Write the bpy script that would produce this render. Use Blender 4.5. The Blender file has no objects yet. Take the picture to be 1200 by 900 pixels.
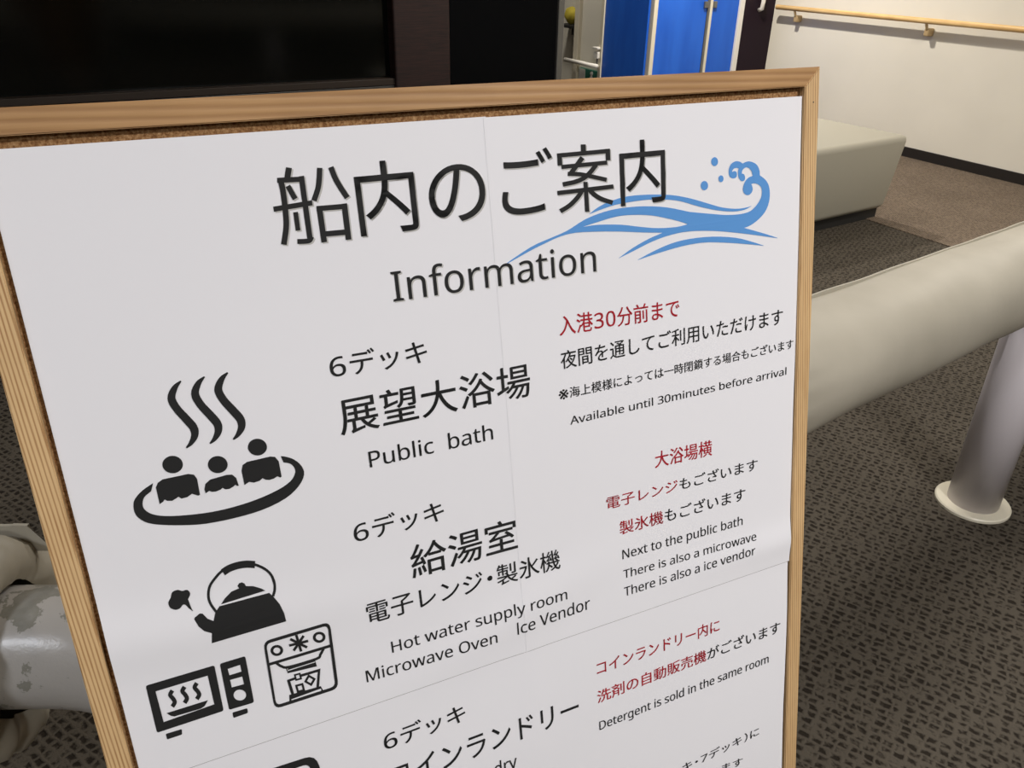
import bpy, bmesh, math, random
from mathutils import Vector, Matrix, noise
from mathutils.geometry import tessellate_polygon
S = bpy.context.scene
C = S.collection
random.seed(7)
# ---------------------------------------------------------------- camera
CAM_H = 1.22
g = Vector((-40/945, 1750/945, 1.0)).normalized()          # gravity seen by the camera (x right, y down, z forward)
up_c = -g
fw_c = (Vector((0, 0, 1)) - g*g.z).normalized()
rt_c = fw_c.cross(up_c)
M3 = Matrix((rt_c, fw_c, up_c))                            # camera axes -> world axes
cd = bpy.data.cameras.new('camera')
cd.sensor_width = 36.0; cd.lens = 945/1200*36.0
cd.clip_start = 0.02; cd.clip_end = 60
cam = bpy.data.objects.new('camera', cd); C.objects.link(cam)
R = Matrix((M3 @ Vector((1, 0, 0)), M3 @ Vector((0, -1, 0)), M3 @ Vector((0, 0, -1)))).transposed()
cam.matrix_world = Matrix.Translation((0, 0, CAM_H)) @ R.to_4x4()
S.camera = cam
# ---------------------------------------------------------------- light and exposure
S.view_settings.view_transform = 'Standard'
S.view_settings.look = 'None'
S.view_settings.gamma = 1.0
S.view_settings.use_curve_mapping = False
S.view_settings.exposure = -0.10
w = bpy.data.worlds.new('world'); S.world = w; w.use_nodes = True
w.node_tree.nodes['Background'].inputs[0].default_value = (0.9, 0.92, 1.0, 1)
w.node_tree.nodes['Background'].inputs[1].default_value = 0.05
CEIL = 2.35
# ceiling lamps: x, y, power (W), side length, colour
LAMPS = [
    (1.25, 5.70, 66, 0.09, (1.0, 0.93, 0.83)),
    (0.4, 3.9, 20, 0.30, (1.0, 0.94, 0.87)),
    (2.7, 2.9, 44, 0.30, (1.0, 0.94, 0.86)),
    (0.9, 1.9, 16, 0.25, (1.0, 0.95, 0.90)),
    (1.35, -0.3, 52, 0.35, (1.0, 0.97, 0.96)),
    (-1.3, -0.9, 22, 0.40, (0.84, 0.89, 1.0)),
    (-1.9, 1.0, 10, 0.30, (1.0, 0.95, 0.92)),
    (0.2, -2.2, 28, 0.40, (1.0, 0.99, 0.98)),
    (-0.05, 6.98, 16, 0.30, (1.0, 0.94, 0.84)),  # unseen lamp added to brighten the corridor entrance
    (0.4, 9.2, 20, 0.30, (1.0, 0.94, 0.84)),
]
# ---------------------------------------------------------------- helpers
def srgb(r, g_, b):
    f = lambda c: (c/255/12.92) if c/255 <= 0.04045 else ((c/255+0.055)/1.055)**2.4
    return (f(r), f(g_), f(b), 1)
def mat(name, col, rough=0.5, metal=0.0, spec=0.5, emit=None, es=0):
    m = bpy.data.materials.new(name); m.use_nodes = True
    b = m.node_tree.nodes['Principled BSDF']
    b.inputs['Base Color'].default_value = col; b.inputs['Roughness'].default_value = rough
    b.inputs['Metallic'].default_value = metal; b.inputs['Specular IOR Level'].default_value = spec
    if emit: b.inputs['Emission Color'].default_value = emit; b.inputs['Emission Strength'].default_value = es
    return m
def nd(m, t, **k):
    n = m.node_tree.nodes.new(t)
    for a, v in k.items():
        if hasattr(n, a): setattr(n, a, v)
        else: n.inputs[a.replace('_', ' ')].default_value = v
    return n
def lk(m, a, b): m.node_tree.links.new(a, b)
def bsdf(m): return m.node_tree.nodes['Principled BSDF']
def ramp(m, fac, stops):
    r = nd(m, 'ShaderNodeValToRGB'); e = r.color_ramp.elements
    e[0].position, e[0].color = stops[0]; e[1].position, e[1].color = stops[-1]
    for p, c in stops[1:-1]:
        x = e.new(p); x.color = c
    lk(m, fac, r.inputs[0]); return r
def mapped(m, scale=(1, 1, 1), rot=(0, 0, 0), coord='Object'):
    tc = nd(m, 'ShaderNodeTexCoord'); mp = nd(m, 'ShaderNodeMapping')
    mp.inputs['Scale'].default_value = scale; mp.inputs['Rotation'].default_value = rot
    lk(m, tc.outputs[coord], mp.inputs['Vector']); return mp.outputs['Vector']
def bump(m, h, strength, dist=0.001):
    b = nd(m, 'ShaderNodeBump'); b.inputs['Strength'].default_value = strength; b.inputs['Distance'].default_value = dist
    lk(m, h, b.inputs['Height']); lk(m, b.outputs[0], bsdf(m).inputs['Normal']); return b
def obj(name, bm, m, parent=None, smooth=False, mw=None):
    me = bpy.data.meshes.new(name)
    if isinstance(bm, bmesh.types.BMesh): bm.to_mesh(me); bm.free()
    else: me.from_pydata(bm[0], [], bm[1])
    for x in (m if isinstance(m, (list, tuple)) else [m]): me.materials.append(x)
    if smooth: me.polygons.foreach_set('use_smooth', [True]*len(me.polygons))
    o = bpy.data.objects.new(name, me); C.objects.link(o)
    if mw is not None: o.matrix_world = mw
    if parent: o.parent = parent
    return o
def thing(name, label, cat, loc=(0, 0, 0), rz=0, group=None, mw=None):
    o = bpy.data.objects.new(name, None); C.objects.link(o); o.empty_display_size = 0.1
    if mw is not None: o.matrix_world = mw
    else: o.location = loc; o.rotation_euler = (0, 0, rz)
    tag(o, label, cat, group); return o
def tag(o, label, cat, group=None):
    o['label'] = label; o['category'] = cat
    if group: o['group'] = group
    return o
def struct(name, bm, m, parent=None, smooth=False, mw=None):
    o = obj(name, bm, m, parent, smooth, mw); o['kind'] = 'structure'; return o
def box(bm, x0, x1, y0, y1, z0, z1, bev=0.0, seg=2, mtx=None):
    n = bmesh.ops.create_cube(bm, size=1)['verts']
    for v in n: v.co = Vector(((x0+x1)/2+v.co.x*(x1-x0), (y0+y1)/2+v.co.y*(y1-y0), (z0+z1)/2+v.co.z*(z1-z0)))
    if bev:
        es = list({e for v in n for e in v.link_edges})
        r = bmesh.ops.bevel(bm, geom=es, offset=bev, segments=seg, affect='EDGES', profile=0.5)
        n = list({v for f_ in r['faces'] for v in f_.verts} | {v for v in n if v.is_valid})
    if mtx is not None:
        for v in n: v.co = mtx @ v.co
    return bm
def nbox(*a, **k): return box(bmesh.new(), *a, **k)
def sweep(bm, pts, rad, seg=24, caps=True, shape=None):
    """tube of radius rad(i) along pts; shape(i, angle) -> radius factor"""
    pts = [Vector(p) for p in pts]; rings = []
    prev = None
    for i, p in enumerate(pts):
        d = (pts[min(i+1, len(pts)-1)]-pts[max(i-1, 0)]).normalized()
        if prev is None:
            u = d.cross(Vector((0, 0, 1)));
            if u.length < 1e-3: u = Vector((1, 0, 0))
        else: u = prev - d*prev.dot(d)
        u.normalize(); prev = u; v = u.cross(d)
        r = rad(i) if callable(rad) else rad
        rings.append([bm.verts.new(p + (u*math.cos(2*math.pi*k/seg)+v*math.sin(2*math.pi*k/seg))*r*(shape(i, 2*math.pi*k/seg) if shape else 1)) for k in range(seg)])
    for A, B in zip(rings, rings[1:]):
        for k in range(seg): bm.faces.new((A[k], A[(k+1) % seg], B[(k+1) % seg], B[k]))
    if caps: bm.faces.new(rings[0][::-1]); bm.faces.new(rings[-1])
    bmesh.ops.recalc_face_normals(bm, faces=bm.faces)
    return bm
def axes(o, x, y, z):
    return Matrix.Translation(o) @ Matrix((x, y, z)).transposed().to_4x4()
# ================================================================ materials
M = {}
# carpet
def carpet(name, lo, hi, sc=1.0):
    m = mat(name, hi, 0.95, spec=0.1)
    v = mapped(m, (sc, sc, sc), (0, 0, math.radians(33)))
    br = nd(m, 'ShaderNodeTexBrick', offset=0.25, offset_frequency=3); lk(m, v, br.inputs['Vector'])
    wob = nd(m, 'ShaderNodeTexNoise', Scale=42.0, Detail=4.0); lk(m, v, wob.inputs['Vector'])
    add = nd(m, 'ShaderNodeVectorMath', operation='MULTIPLY_ADD'); lk(m, wob.outputs['Color'], add.inputs[0])
    add.inputs[1].default_value = (0.016, 0.013, 0); lk(m, v, add.inputs[2])
    lk(m, add.outputs[0], br.inputs['Vector'])
    for k, x in {'Scale': 1.0, 'Mortar Size': 0.0060, 'Mortar Smooth': 1.0, 'Bias': 0.0, 'Brick Width': 0.0215, 'Row Height': 0.0165}.items(): br.inputs[k].default_value = x
    n1 = nd(m, 'ShaderNodeTexNoise', Scale=52.0, Detail=2.0, Roughness=0.6); lk(m, v, n1.inputs['Vector'])
    n2 = nd(m, 'ShaderNodeTexNoise', Scale=420.0, Detail=2.0); lk(m, v, n2.inputs['Vector'])
    # dash = inside of brick, modulated by noise
    a = nd(m, 'ShaderNodeMath', operation='SUBTRACT'); a.inputs[0].default_value = 1.0; lk(m, br.outputs['Fac'], a.inputs[1])
    r1 = ramp(m, n1.outputs[0], [(0.34, (0.05, 0.05, 0.05, 1)), (0.62, (1, 1, 1, 1))])
    b = nd(m, 'ShaderNodeMath', operation='MULTIPLY'); lk(m, a.outputs[0], b.inputs[0]); lk(m, r1.outputs[0], b.inputs[1])
    c = nd(m, 'ShaderNodeMath', operation='MULTIPLY_ADD'); lk(m, n2.outputs[0], c.inputs[0]); c.inputs[1].default_value = -0.35; lk(m, b.outputs[0], c.inputs[2])
    rr = ramp(m, c.outputs[0], [(0.0, hi), (0.55, lo)])
    big = nd(m, 'ShaderNodeTexNoise', Scale=1.6, Detail=3.0); lk(m, v, big.inputs['Vector'])
    mx = nd(m, 'ShaderNodeMixRGB', blend_type='MULTIPLY'); mx.inputs[0].default_value = 0.35
    lk(m, rr.outputs[0], mx.inputs[1]); r3 = ramp(m, big.outputs[0], [(0.35, (0.6, 0.6, 0.6, 1)), (0.65, (1, 1, 1, 1))]); lk(m, r3.outputs[0], mx.inputs[2])
    lk(m, mx.outputs[0], bsdf(m).inputs['Base Color'])
    inv = nd(m, 'ShaderNodeMath', operation='SUBTRACT'); inv.inputs[0].default_value = 1; lk(m, c.outputs[0], inv.inputs[1])
    bump(m, inv.outputs[0], 0.8, 0.004)
    return m
M['carpet'] = carpet('dark_carpet', srgb(42, 37, 31), srgb(84, 78, 69))
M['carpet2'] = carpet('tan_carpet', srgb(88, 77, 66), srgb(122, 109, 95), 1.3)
def plaster(name, col):
    m = mat(name, col, 0.75, spec=0.25)
    v = mapped(m); n = nd(m, 'ShaderNodeTexNoise', Scale=220.0, Detail=3.0); lk(m, v, n.inputs['Vector'])
    bump(m, n.outputs[0], 0.25, 0.001)
    n2 = nd(m, 'ShaderNodeTexNoise', Scale=2.0, Detail=3.0); lk(m, v, n2.inputs['Vector'])
    r = ramp(m, n2.outputs[0], [(0.3, tuple(c*0.93 for c in col[:3])+(1,)), (0.7, col)]); lk(m, r.outputs[0], bsdf(m).inputs['Base Color'])
    return m
M['wall'] = plaster('cream_wall', srgb(230, 225, 211))
M['ceil'] = plaster('ceiling_white', srgb(225, 222, 214))
M['base'] = mat('baseboard_black', srgb(34, 30, 27), 0.5)
M['black'] = mat('black_panel', srgb(7, 8, 10), 0.7, spec=0.06)
M['glass'] = mat('night_window_glass', srgb(6, 8, 7), 0.12, spec=0.35)
M['steel'] = mat('brushed_steel', srgb(120, 120, 118), 0.35, metal=0.7)
M['cream'] = mat('cream_trim', srgb(214, 206, 186), 0.5)
M['whitep'] = mat('white_plastic', srgb(225, 222, 215), 0.35)
M['bracket'] = mat('bracket_tan', srgb(176, 152, 112), 0.4)
M['purple'] = mat('dark_plum_door', srgb(28, 14, 26), 0.5, spec=0.2)
M['yellow'] = mat('yellow_cloth', srgb(196, 178, 60), 0.8)
M['teal'] = mat('green_sign', srgb(40, 110, 92), 0.4)
M['dark'] = mat('dark_grey', srgb(30, 30, 30), 0.6)
M['sill'] = mat('brown_sill', srgb(48, 38, 30), 0.5)
m = M['blue'] = mat('blue_panel', srgb(28, 100, 205), 0.45, spec=0.4)
v = mapped(m, (3, 3, 0.6)); n = nd(m, 'ShaderNodeTexNoise', Scale=3.0, Detail=3.0); lk(m, v, n.inputs['Vector'])
r = ramp(m, n.outputs[0], [(0.3, srgb(22, 86, 192)), (0.7, srgb(34, 100, 208))]); lk(m, r.outputs[0], bsdf(m).inputs['Base Color'])
m = M['brown'] = mat('dark_wood_veneer', srgb(46, 26, 24), 0.5)
v = mapped(m, (6, 6, 120)); n = nd(m, 'ShaderNodeTexNoise', Scale=2.0, Detail=5.0); lk(m, v, n.inputs['Vector'])
r = ramp(m, n.outputs[0], [(0.3, srgb(24, 12, 12)), (0.7, srgb(50, 27, 25))]); lk(m, r.outputs[0], bsdf(m).inputs['Base Color'])
def wood(name, axis, lo, hi, freq, rough=0.5, contrast=(0.35, 0.65), base=1.0):
    m = mat(name, hi, rough, spec=0.35)
    s = [1, 1, 1]; s[axis] = 0.035
    v = mapped(m, tuple(s))
    nz = nd(m, 'ShaderNodeTexNoise', Scale=14.0, Detail=2.0); lk(m, v, nz.inputs['Vector'])
    ad = nd(m, 'ShaderNodeVectorMath', operation='MULTIPLY_ADD'); lk(m, nz.outputs['Color'], ad.inputs[0]); ad.inputs[1].default_value = (0.005, 0.005, 0.005); lk(m, v, ad.inputs[2])
    n = nd(m, 'ShaderNodeTexWave', wave_type='BANDS', bands_direction='DIAGONAL', Scale=freq, Distortion=1.2, Detail=3.0, Detail_Scale=2.0); lk(m, ad.outputs[0], n.inputs['Vector'])
    f2 = nd(m, 'ShaderNodeTexNoise', Scale=900.0, Detail=2.0)
    lk(m, v, f2.inputs['Vector'])
    sm = nd(m, 'ShaderNodeMath', operation='MULTIPLY_ADD'); lk(m, f2.outputs[0], sm.inputs[0]); sm.inputs[1].default_value = 0.45; lk(m, n.outputs['Fac'], sm.inputs[2])
    r = ramp(m, sm.outputs[0], [(contrast[0], lo), (contrast[1], hi)])
    v2 = mapped(m); n3 = nd(m, 'ShaderNodeTexNoise', Scale=9.0, Detail=4.0); lk(m, v2, n3.inputs['Vector'])
    mx = nd(m, 'ShaderNodeMixRGB', blend_type='MULTIPLY'); mx.inputs[0].default_value = 0.5
    r2 = ramp(m, n3.outputs[0], [(0.3, (0.72, 0.68, 0.62, 1)), (0.6, (1, 1, 1, 1))])
    lk(m, r.outputs[0], mx.inputs[1]); lk(m, r2.outputs[0], mx.inputs[2]); lk(m, mx.outputs[0], bsdf(m).inputs['Base Color'])
    bump(m, sm.outputs[0], 0.25, 0.0006)
    return m
M['pine_v'] = wood('pine_side', 1, srgb(166, 124, 80), srgb(216, 182, 134), 260.0, contrast=(0.15, 0.75))
M['pine_h'] = wood('pine_top', 0, srgb(158, 118, 76), srgb(182, 142, 96), 110.0, contrast=(0.0, 1.3))
M['rail_wood'] = wood('handrail_wood', 0, srgb(214, 172, 110), srgb(232, 196, 136), 20.0, contrast=(0.1, 1.2))
m = M['cork'] = mat('cork', srgb(160, 118, 80), 0.9, spec=0.1)
v = mapped(m); n = nd(m, 'ShaderNodeTexNoise', Scale=520.0, Detail=3.0, Roughness=0.7); lk(m, v, n.inputs['Vector'])
r = ramp(m, n.outputs[0], [(0.36, srgb(118, 82, 52)), (0.5, srgb(150, 112, 74)), (0.72, srgb(190, 154, 112))]); lk(m, r.outputs[0], bsdf(m).inputs['Base Color'])
bump(m, n.outputs[0], 0.6, 0.001)
m = M['paper'] = mat('white_paper', srgb(234, 233, 236), 0.55, spec=0.3)
v = mapped(m); n = nd(m, 'ShaderNodeTexNoise', Scale=900.0, Detail=2.0); lk(m, v, n.inputs['Vector']); bump(m, n.outputs[0], 0.06, 0.0004)
M['ink'] = mat('black_print', srgb(38, 38, 38), 0.6, spec=0.2)
M['red'] = mat('red_print', srgb(172, 34, 46), 0.6, spec=0.2)
M['blueink'] = mat('blue_print', srgb(92, 150, 212), 0.6, spec=0.2)
M['shade'] = mat('grey_print', srgb(190, 188, 184), 0.6, spec=0.2)
M['seam_shadow'] = mat('seam_shadow_grey', srgb(150, 148, 145), 0.7)
m = M['vinyl'] = mat('beige_grey_vinyl', srgb(170, 166, 152), 0.6, spec=0.35)
v = mapped(m); n = nd(m, 'ShaderNodeTexNoise', Scale=7.0, Detail=4.0); lk(m, v, n.inputs['Vector'])
r = ramp(m, n.outputs[0], [(0.3, srgb(165, 159, 144)), (0.7, srgb(177, 171, 156))]); lk(m, r.outputs[0], bsdf(m).inputs['Base Color'])
n = nd(m, 'ShaderNodeTexNoise', Scale=9.0, Detail=2.0); lk(m, v, n.inputs['Vector']); bump(m, n.outputs[0], 0.12, 0.006)
m = M['benchv'] = mat('bench_vinyl', srgb(162, 158, 144), 0.6, spec=0.3)
v = mapped(m); n = nd(m, 'ShaderNodeTexNoise', Scale=5.0, Detail=3.0); lk(m, v, n.inputs['Vector']); bump(m, n.outputs[0], 0.08, 0.004)
m = M['pipe'] = mat('painted_pipe', srgb(176, 174, 168), 0.3, spec=0.5)
v = mapped(m); n = nd(m, 'ShaderNodeTexNoise', Scale=14.0, Detail=6.0, Roughness=0.65); lk(m, v, n.inputs['Vector'])
r = ramp(m, n.outputs[0], [(0.50, srgb(180, 176, 170)), (0.515, srgb(138, 136, 126)), (0.60, srgb(150, 148, 140))]); lk(m, r.outputs[0], bsdf(m).inputs['Base Color'])
bump(m, n.outputs[0], 0.35, 0.004)
m = M['post'] = mat('grey_paint', srgb(214, 208, 212), 0.35, spec=0.45)
M['flange'] = mat('cream_flange', srgb(226, 220, 200), 0.4)
M['lampglow'] = mat('lamp_diffuser', (1, 1, 1, 1), 0.5, emit=(1.0, 0.9, 0.75, 1), es=6)
# ================================================================ room shell
CORNER = Vector((1.978, 6.987, 0))
UW = Vector((math.cos(math.radians(-60.45)), math.sin(math.radians(-60.45)), 0))   # along the handrail wall, towards the camera side
UF = Vector((UW.y, -UW.x, 0))                                                      # along the far wall, leftwards
Z = Vector((0, 0, 1))
# floor
def flat(pts, z): return ([(p[0], p[1], z) for p in pts], [tuple(range(len(pts)))])
bm = nbox(-8, 9, -7, 16, -0.05, 0.0)
struct('floor', bm, M['carpet'])
# lighter carpet strip along the handrail wall
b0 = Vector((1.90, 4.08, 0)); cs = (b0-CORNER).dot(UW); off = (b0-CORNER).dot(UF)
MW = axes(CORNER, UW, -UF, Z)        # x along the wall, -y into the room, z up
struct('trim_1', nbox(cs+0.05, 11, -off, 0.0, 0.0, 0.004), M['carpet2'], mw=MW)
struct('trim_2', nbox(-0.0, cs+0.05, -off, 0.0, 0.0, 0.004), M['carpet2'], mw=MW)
bm = nbox(-8, 9, -7, 16, CEIL, CEIL+0.05); struct('ceiling', bm, M['ceil'])
struct('wall_right', nbox(-0.1, 12, 0, 0.1, 0, CEIL), M['wall'], mw=MW)
struct('baseboard_right', nbox(0.012, 12, -0.012, 0, 0.0, 0.068, 0.002), M['base'], mw=MW)
# far wall, local x = leftwards along the wall, y = away from the room
MF = axes(CORNER, UF, -UW, Z)   # y points away (towards the corridor depth)
def far(name, x0, x1, y0, y1, z0, z1, m, parent=None, bev=0.003): return struct(name, nbox(x0, x1, y0, y1, z0, z1, bev), m, parent, mw=MF)
far('wall_far', 0.0, 1.17, 0.02, 0.12, 0, CEIL, M['cream'])
o = far('door_1', -0.0, 0.322, -0.02, 0.02, 0.01, 2.05, M['purple'])
h = bmesh.new(); sweep(h, [(0.165, -0.02, 0.84), (0.165, -0.05, 0.85), (0.165, -0.055, 0.90), (0.165, -0.055, 1.02), (0.165, -0.05, 1.07), (0.165, -0.02, 1.08)], 0.016, 12)
hh_ = obj('door_handle', h, M['whitep'], None, True, mw=MF); hh_.parent = o; hh_.matrix_parent_inverse = MF.inverted(); hh_['label'] = 'white lever handle'
def booth_panel(n, x0, x1, y=-0.01):
    return far('door_%d' % n, x0, x1, y, 0.02, 0.03, 2.0, M['blue'])
booth_panel(2, 0.367, 0.634); booth_panel(3, 0.678, 1.150)
far('trim_3', 0.322, 0.367, -0.028, 0.02, 0, 2.05, M['whitep'])
far('trim_4', 0.634, 0.656, -0.022, 0.02, 0, 2.05, M['cream'])
far('trim_5', 0.656, 0.678, -0.016, 0.02, 0, 2.05, M['steel'])
far('trim_6', 1.150, 1.185, -0.026, 0.02, 0, 2.05, M['cream'])
for x in (0.615, 0.70):
    hb = obj('hinge', nbox(x-0.018, x+0.018, -0.026, -0.01, 0.86, 0.905, 0.003), M['steel'], mw=MF)
    p_ = bpy.data.objects['door_2' if x < 0.65 else 'door_3']; hb.parent = p_; hb.matrix_parent_inverse = MF.inverted()
# corridor going back from the far wall's left end; its right side is blue, then cream
P0 = CORNER + UF*1.18
MC = axes(P0, -UW, -UF, Z)      # x away from the room, -y towards the corridor's inside
struct('door_4', nbox(0.02, 0.56, -0.02, 0.02, 0.03, 2.0, 0.003), M['blue'], mw=MC)
struct('wall_corridor_right', nbox(0.0, 1.0, 0.02, 0.1, 0, CEIL), M['wall'], mw=MC)
struct('trim_7', nbox(0.562, 0.60, -0.03, 0.02, 0, CEIL), M['cream'], mw=MC)
struct('trim_8', nbox(0.94, 1.0, -0.012, 0.02, 0, CEIL), M['cream'], mw=MC)
struct('wall_corridor_end', nbox(-3.0, 6.0, 4.2, 4.3, 0, CEIL), M['wall'], mw=MF)
struct('baseboard_corridor', nbox(-3.0, 6.0, 4.188, 4.2, 0, 0.11), M['base'], mw=MF)
struct('wall_corridor_side', nbox(1.0, 3.6, 0.25, 0.35, 0, CEIL), M['wall'], mw=MC)
struct('baseboard_corridor_side', nbox(1.0, 3.6, 0.238, 0.25, 0, 0.11), M['base'], mw=MC)
# dark window wall on the left
PB = Vector((-1, 4.3, 0))
MB = axes(PB, -UF, -UW, Z)      # x rightwards along the wall, y away from the room
XE = 1.43
struct('wall_black', nbox(0.70, XE-0.045, 0, 0.06, 0, CEIL), M['black'], mw=MB)
struct('trim_9', nbox(XE-0.04, XE, -0.012, 0.07, 0, CEIL, 0.004), M['steel'], mw=MB)
struct('wall_black_side', nbox(XE-0.1, XE, 0.07, 2.0, 0, CEIL), M['black'], mw=MB)
struct('wall_left_lower', nbox(-7.0, 0.42, 0, 0.1, 0, 0.56), M['black'], mw=MB)
wn = struct('window_1', nbox(-7.0, 0.40, 0.03, 0.05, 0.61, CEIL), M['glass'], mw=MB)
for nm, a_ in (('window_sill', (-7.0, 0.42, -0.03, 0.09, 0.578, 0.61)), ('lower_rail', (-7.0, 0.42, -0.02, 0.09, 0.556, 0.574))):
    q = obj(nm, nbox(*a_, 0.002), M['sill'] if nm == 'window_sill' else M['steel'], mw=MB); q.parent = wn; q.matrix_parent_inverse = MB.inverted()
# brown wooden pillar between the dark panels
bm = nbox(0.385, 0.70, -0.05, 0.10, 0, CEIL, 0.012, 3)
struct('trim_10', bm, M['brown'], mw=MB)
# remaining walls, out of view
struct('wall_left', nbox(-7.1, -7.0, -11, 0.1, 0, CEIL), M['wall'], mw=MB)
struct('wall_back', nbox(-7, 9, -5.1, -5.0, 0, CEIL), M['wall'])
# ================================================================ ceiling lamps
lamp0 = None
for i, (x, y, pw, sz, col) in enumerate(LAMPS):
    t = thing('ceiling_light', 'round white ceiling downlight, number %d counted from the corridor' % (i+1), 'ceiling light', (x, y, CEIL), 0, 'ceiling downlights')
    bm = bmesh.new(); r_ = sz/2
    bmesh.ops.create_cone(bm, cap_ends=True, segments=32, radius1=r_+0.02, radius2=r_+0.02, depth=0.02)
    for v_ in bm.verts: v_.co.z -= 0.010
    obj('lamp_ring', bm, M['whitep'], t)
    bm = bmesh.new(); bmesh.ops.create_circle(bm, cap_ends=True, segments=32, radius=r_)
    for v_ in bm.verts: v_.co.z -= 0.0215
    obj('diffuser', bm, M['lampglow'], t)
    ld = bpy.data.lights.new('lamp', 'AREA'); ld.shape = 'DISK'; ld.size = sz; ld.energy = pw; ld.color = col
    lo = bpy.data.objects.new('lamp', ld); C.objects.link(lo); lo.location = (0, 0, -0.03); lo.parent = t
    t['label'] = ['small bright downlight before the blue doors', 'downlight behind the grey bench, near the dark windows', 'downlight above the padded rail',
                  'downlight just behind the notice board', 'downlight in front of the board on the right', 'cool white downlight in front of the board on the left',
                  'downlight near the dark window wall', 'downlight farthest back in the room', 'unseen added light brightening the corridor entrance', 'downlight deep in the far corridor'][i]
    del t['group']
# ================================================================ handrail
t = thing('handrail', 'pale round wooden handrail fixed along the cream wall', 'handrail', CORNER + UW*1.2)
t.matrix_world = axes(CORNER, UW, -UF, Z)
bm = bmesh.new(); sweep(bm, [(0.11, -0.075, 0.866), (0.114, -0.075, 0.866), (2.0, -0.075, 0.863), (4.0, -0.075, 0.863), (7.0, -0.075, 0.863)], lambda i: 0.014 if i == 0 else 0.0175, 20)
obj('rail', bm, M['rail_wood'], t, True)
for x in (0.30, 1.43, 2.56, 3.69, 4.82, 5.95):
    bm = nbox(x-0.018, x+0.018, -0.060, 0.0, 0.772, 0.820, 0.008)
    sweep(bm, [(x, -0.045, 0.80), (x, -0.060, 0.82), (x, -0.075, 0.848)], 0.009, 10)
    obj('bracket', bm, M['bracket'], t)
# ================================================================ bench
a33 = math.radians(34)
BX = Vector((-math.cos(a33), -math.sin(a33), 0)); BY = Vector((-math.sin(a33), math.cos(a33), 0))
bc = Vector((1.985, 4.20, 0))
mw = axes(bc, -BX, BY, Z)      # origin at the near right corner, local x points right (negative = along the front)
t = thing('bench', 'boxy beige grey upholstered bench behind the notice board', 'bench', mw=mw)
bm = nbox(-1.7, 0, 0, 0.56, 0.055, 0.43, 0.03, 4)
for v_ in bm.verts:      # sides taper in towards the floor
    k = (0.43-v_.co.z)/0.375
    if v_.co.x > -0.5: v_.co.x -= 0.035*k
    v_.co.y += 0.03*k if v_.co.y < 0.25 else -0.02*k
obj('seat', bm, M['benchv'], t, True)
obj('plinth', nbox(-1.6, -0.05, 0.06, 0.5, 0.0, 0.058), M['dark'], t)
# ================================================================ padded rails
def bez_arc(c, a, b, r, n):   # quarter bend from direction a to direction b, starting at c
    a = Vector(a); b = Vector(b); cen = Vector(c)+b*r
    return [cen - b*r*math.cos(q) + a*r*math.sin(q) for q in [math.pi/2*i/n for i in range(1, n+1)]]
def pad(t, x0, x1, H, ends, seed, slack=0.004):
    """upholstered sleeve along local x from x0 to x1 (x1 end gathered around the pipe if ends)"""
    L = x1-x0; n = max(12, int(L/0.03)); prof = []
    R0 = 0.097
    if ends[0]: prof += [(x0+0.025, 0.060), (x0+0.006, 0.066), (x0, 0.078), (x0+0.006, 0.090), (x0+0.025, 0.098)]
    for i in range(n+1):
        x = x0+0.05+(L-0.1)*i/n if ends[0] else x0+(L-0.05)*i/n
        prof.append((x, R0))
    if ends[1]: prof += [(x1-0.022, 0.0985), (x1-0.006, 0.091), (x1, 0.079), (x1-0.001, 0.069), (x1-0.006, 0.060)]
    bm = bmesh.new(); seg = 96; rings = []
    for (x, r) in prof:
        d0 = abs(x-x0) if ends[0] else 9; d1 = abs(x1-x) if ends[1] else 9
        k = math.exp(-min(d0, d1)/0.05)
        ring = []
        for j in range(seg):
            th = 2*math.pi*j/seg
            pl = abs(math.sin(6.5*th+1.5*math.sin(2*th+seed)+seed))**0.6
            rr = r + k*(0.012*pl-0.008)*min(1.0, max(0.15, (r-0.058)/0.03)) + slack*0.6*noise.noise(Vector((x*7+seed, math.cos(th)*1.5, math.sin(th)*1.5)))
            rr += k*0.010*noise.noise(Vector((math.cos(th)*4+seed, math.sin(th)*4, x*14)))*min(1.0, max(0.0, (r-0.065)/0.02))
            xx = x + k*0.010*noise.noise(Vector((math.cos(th)*3, math.sin(th)*3, seed)))
            ring.append(bm.verts.new((xx, rr*math.cos(th), H+rr*math.sin(th))))
        rings.append(ring)
    for A, B in zip(rings, rings[1:]):
        for j in range(seg): bm.faces.new((A[j], A[(j+1) % seg], B[(j+1) % seg], B[j]))
    if not ends[0]: bm.faces.new(rings[0])
    if not ends[1]: bm.faces.new(rings[-1][::-1])
    bmesh.ops.recalc_face_normals(bm, faces=bm.faces)
    return obj('padded_sleeve', bm, M['vinyl'], t, True)
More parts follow.
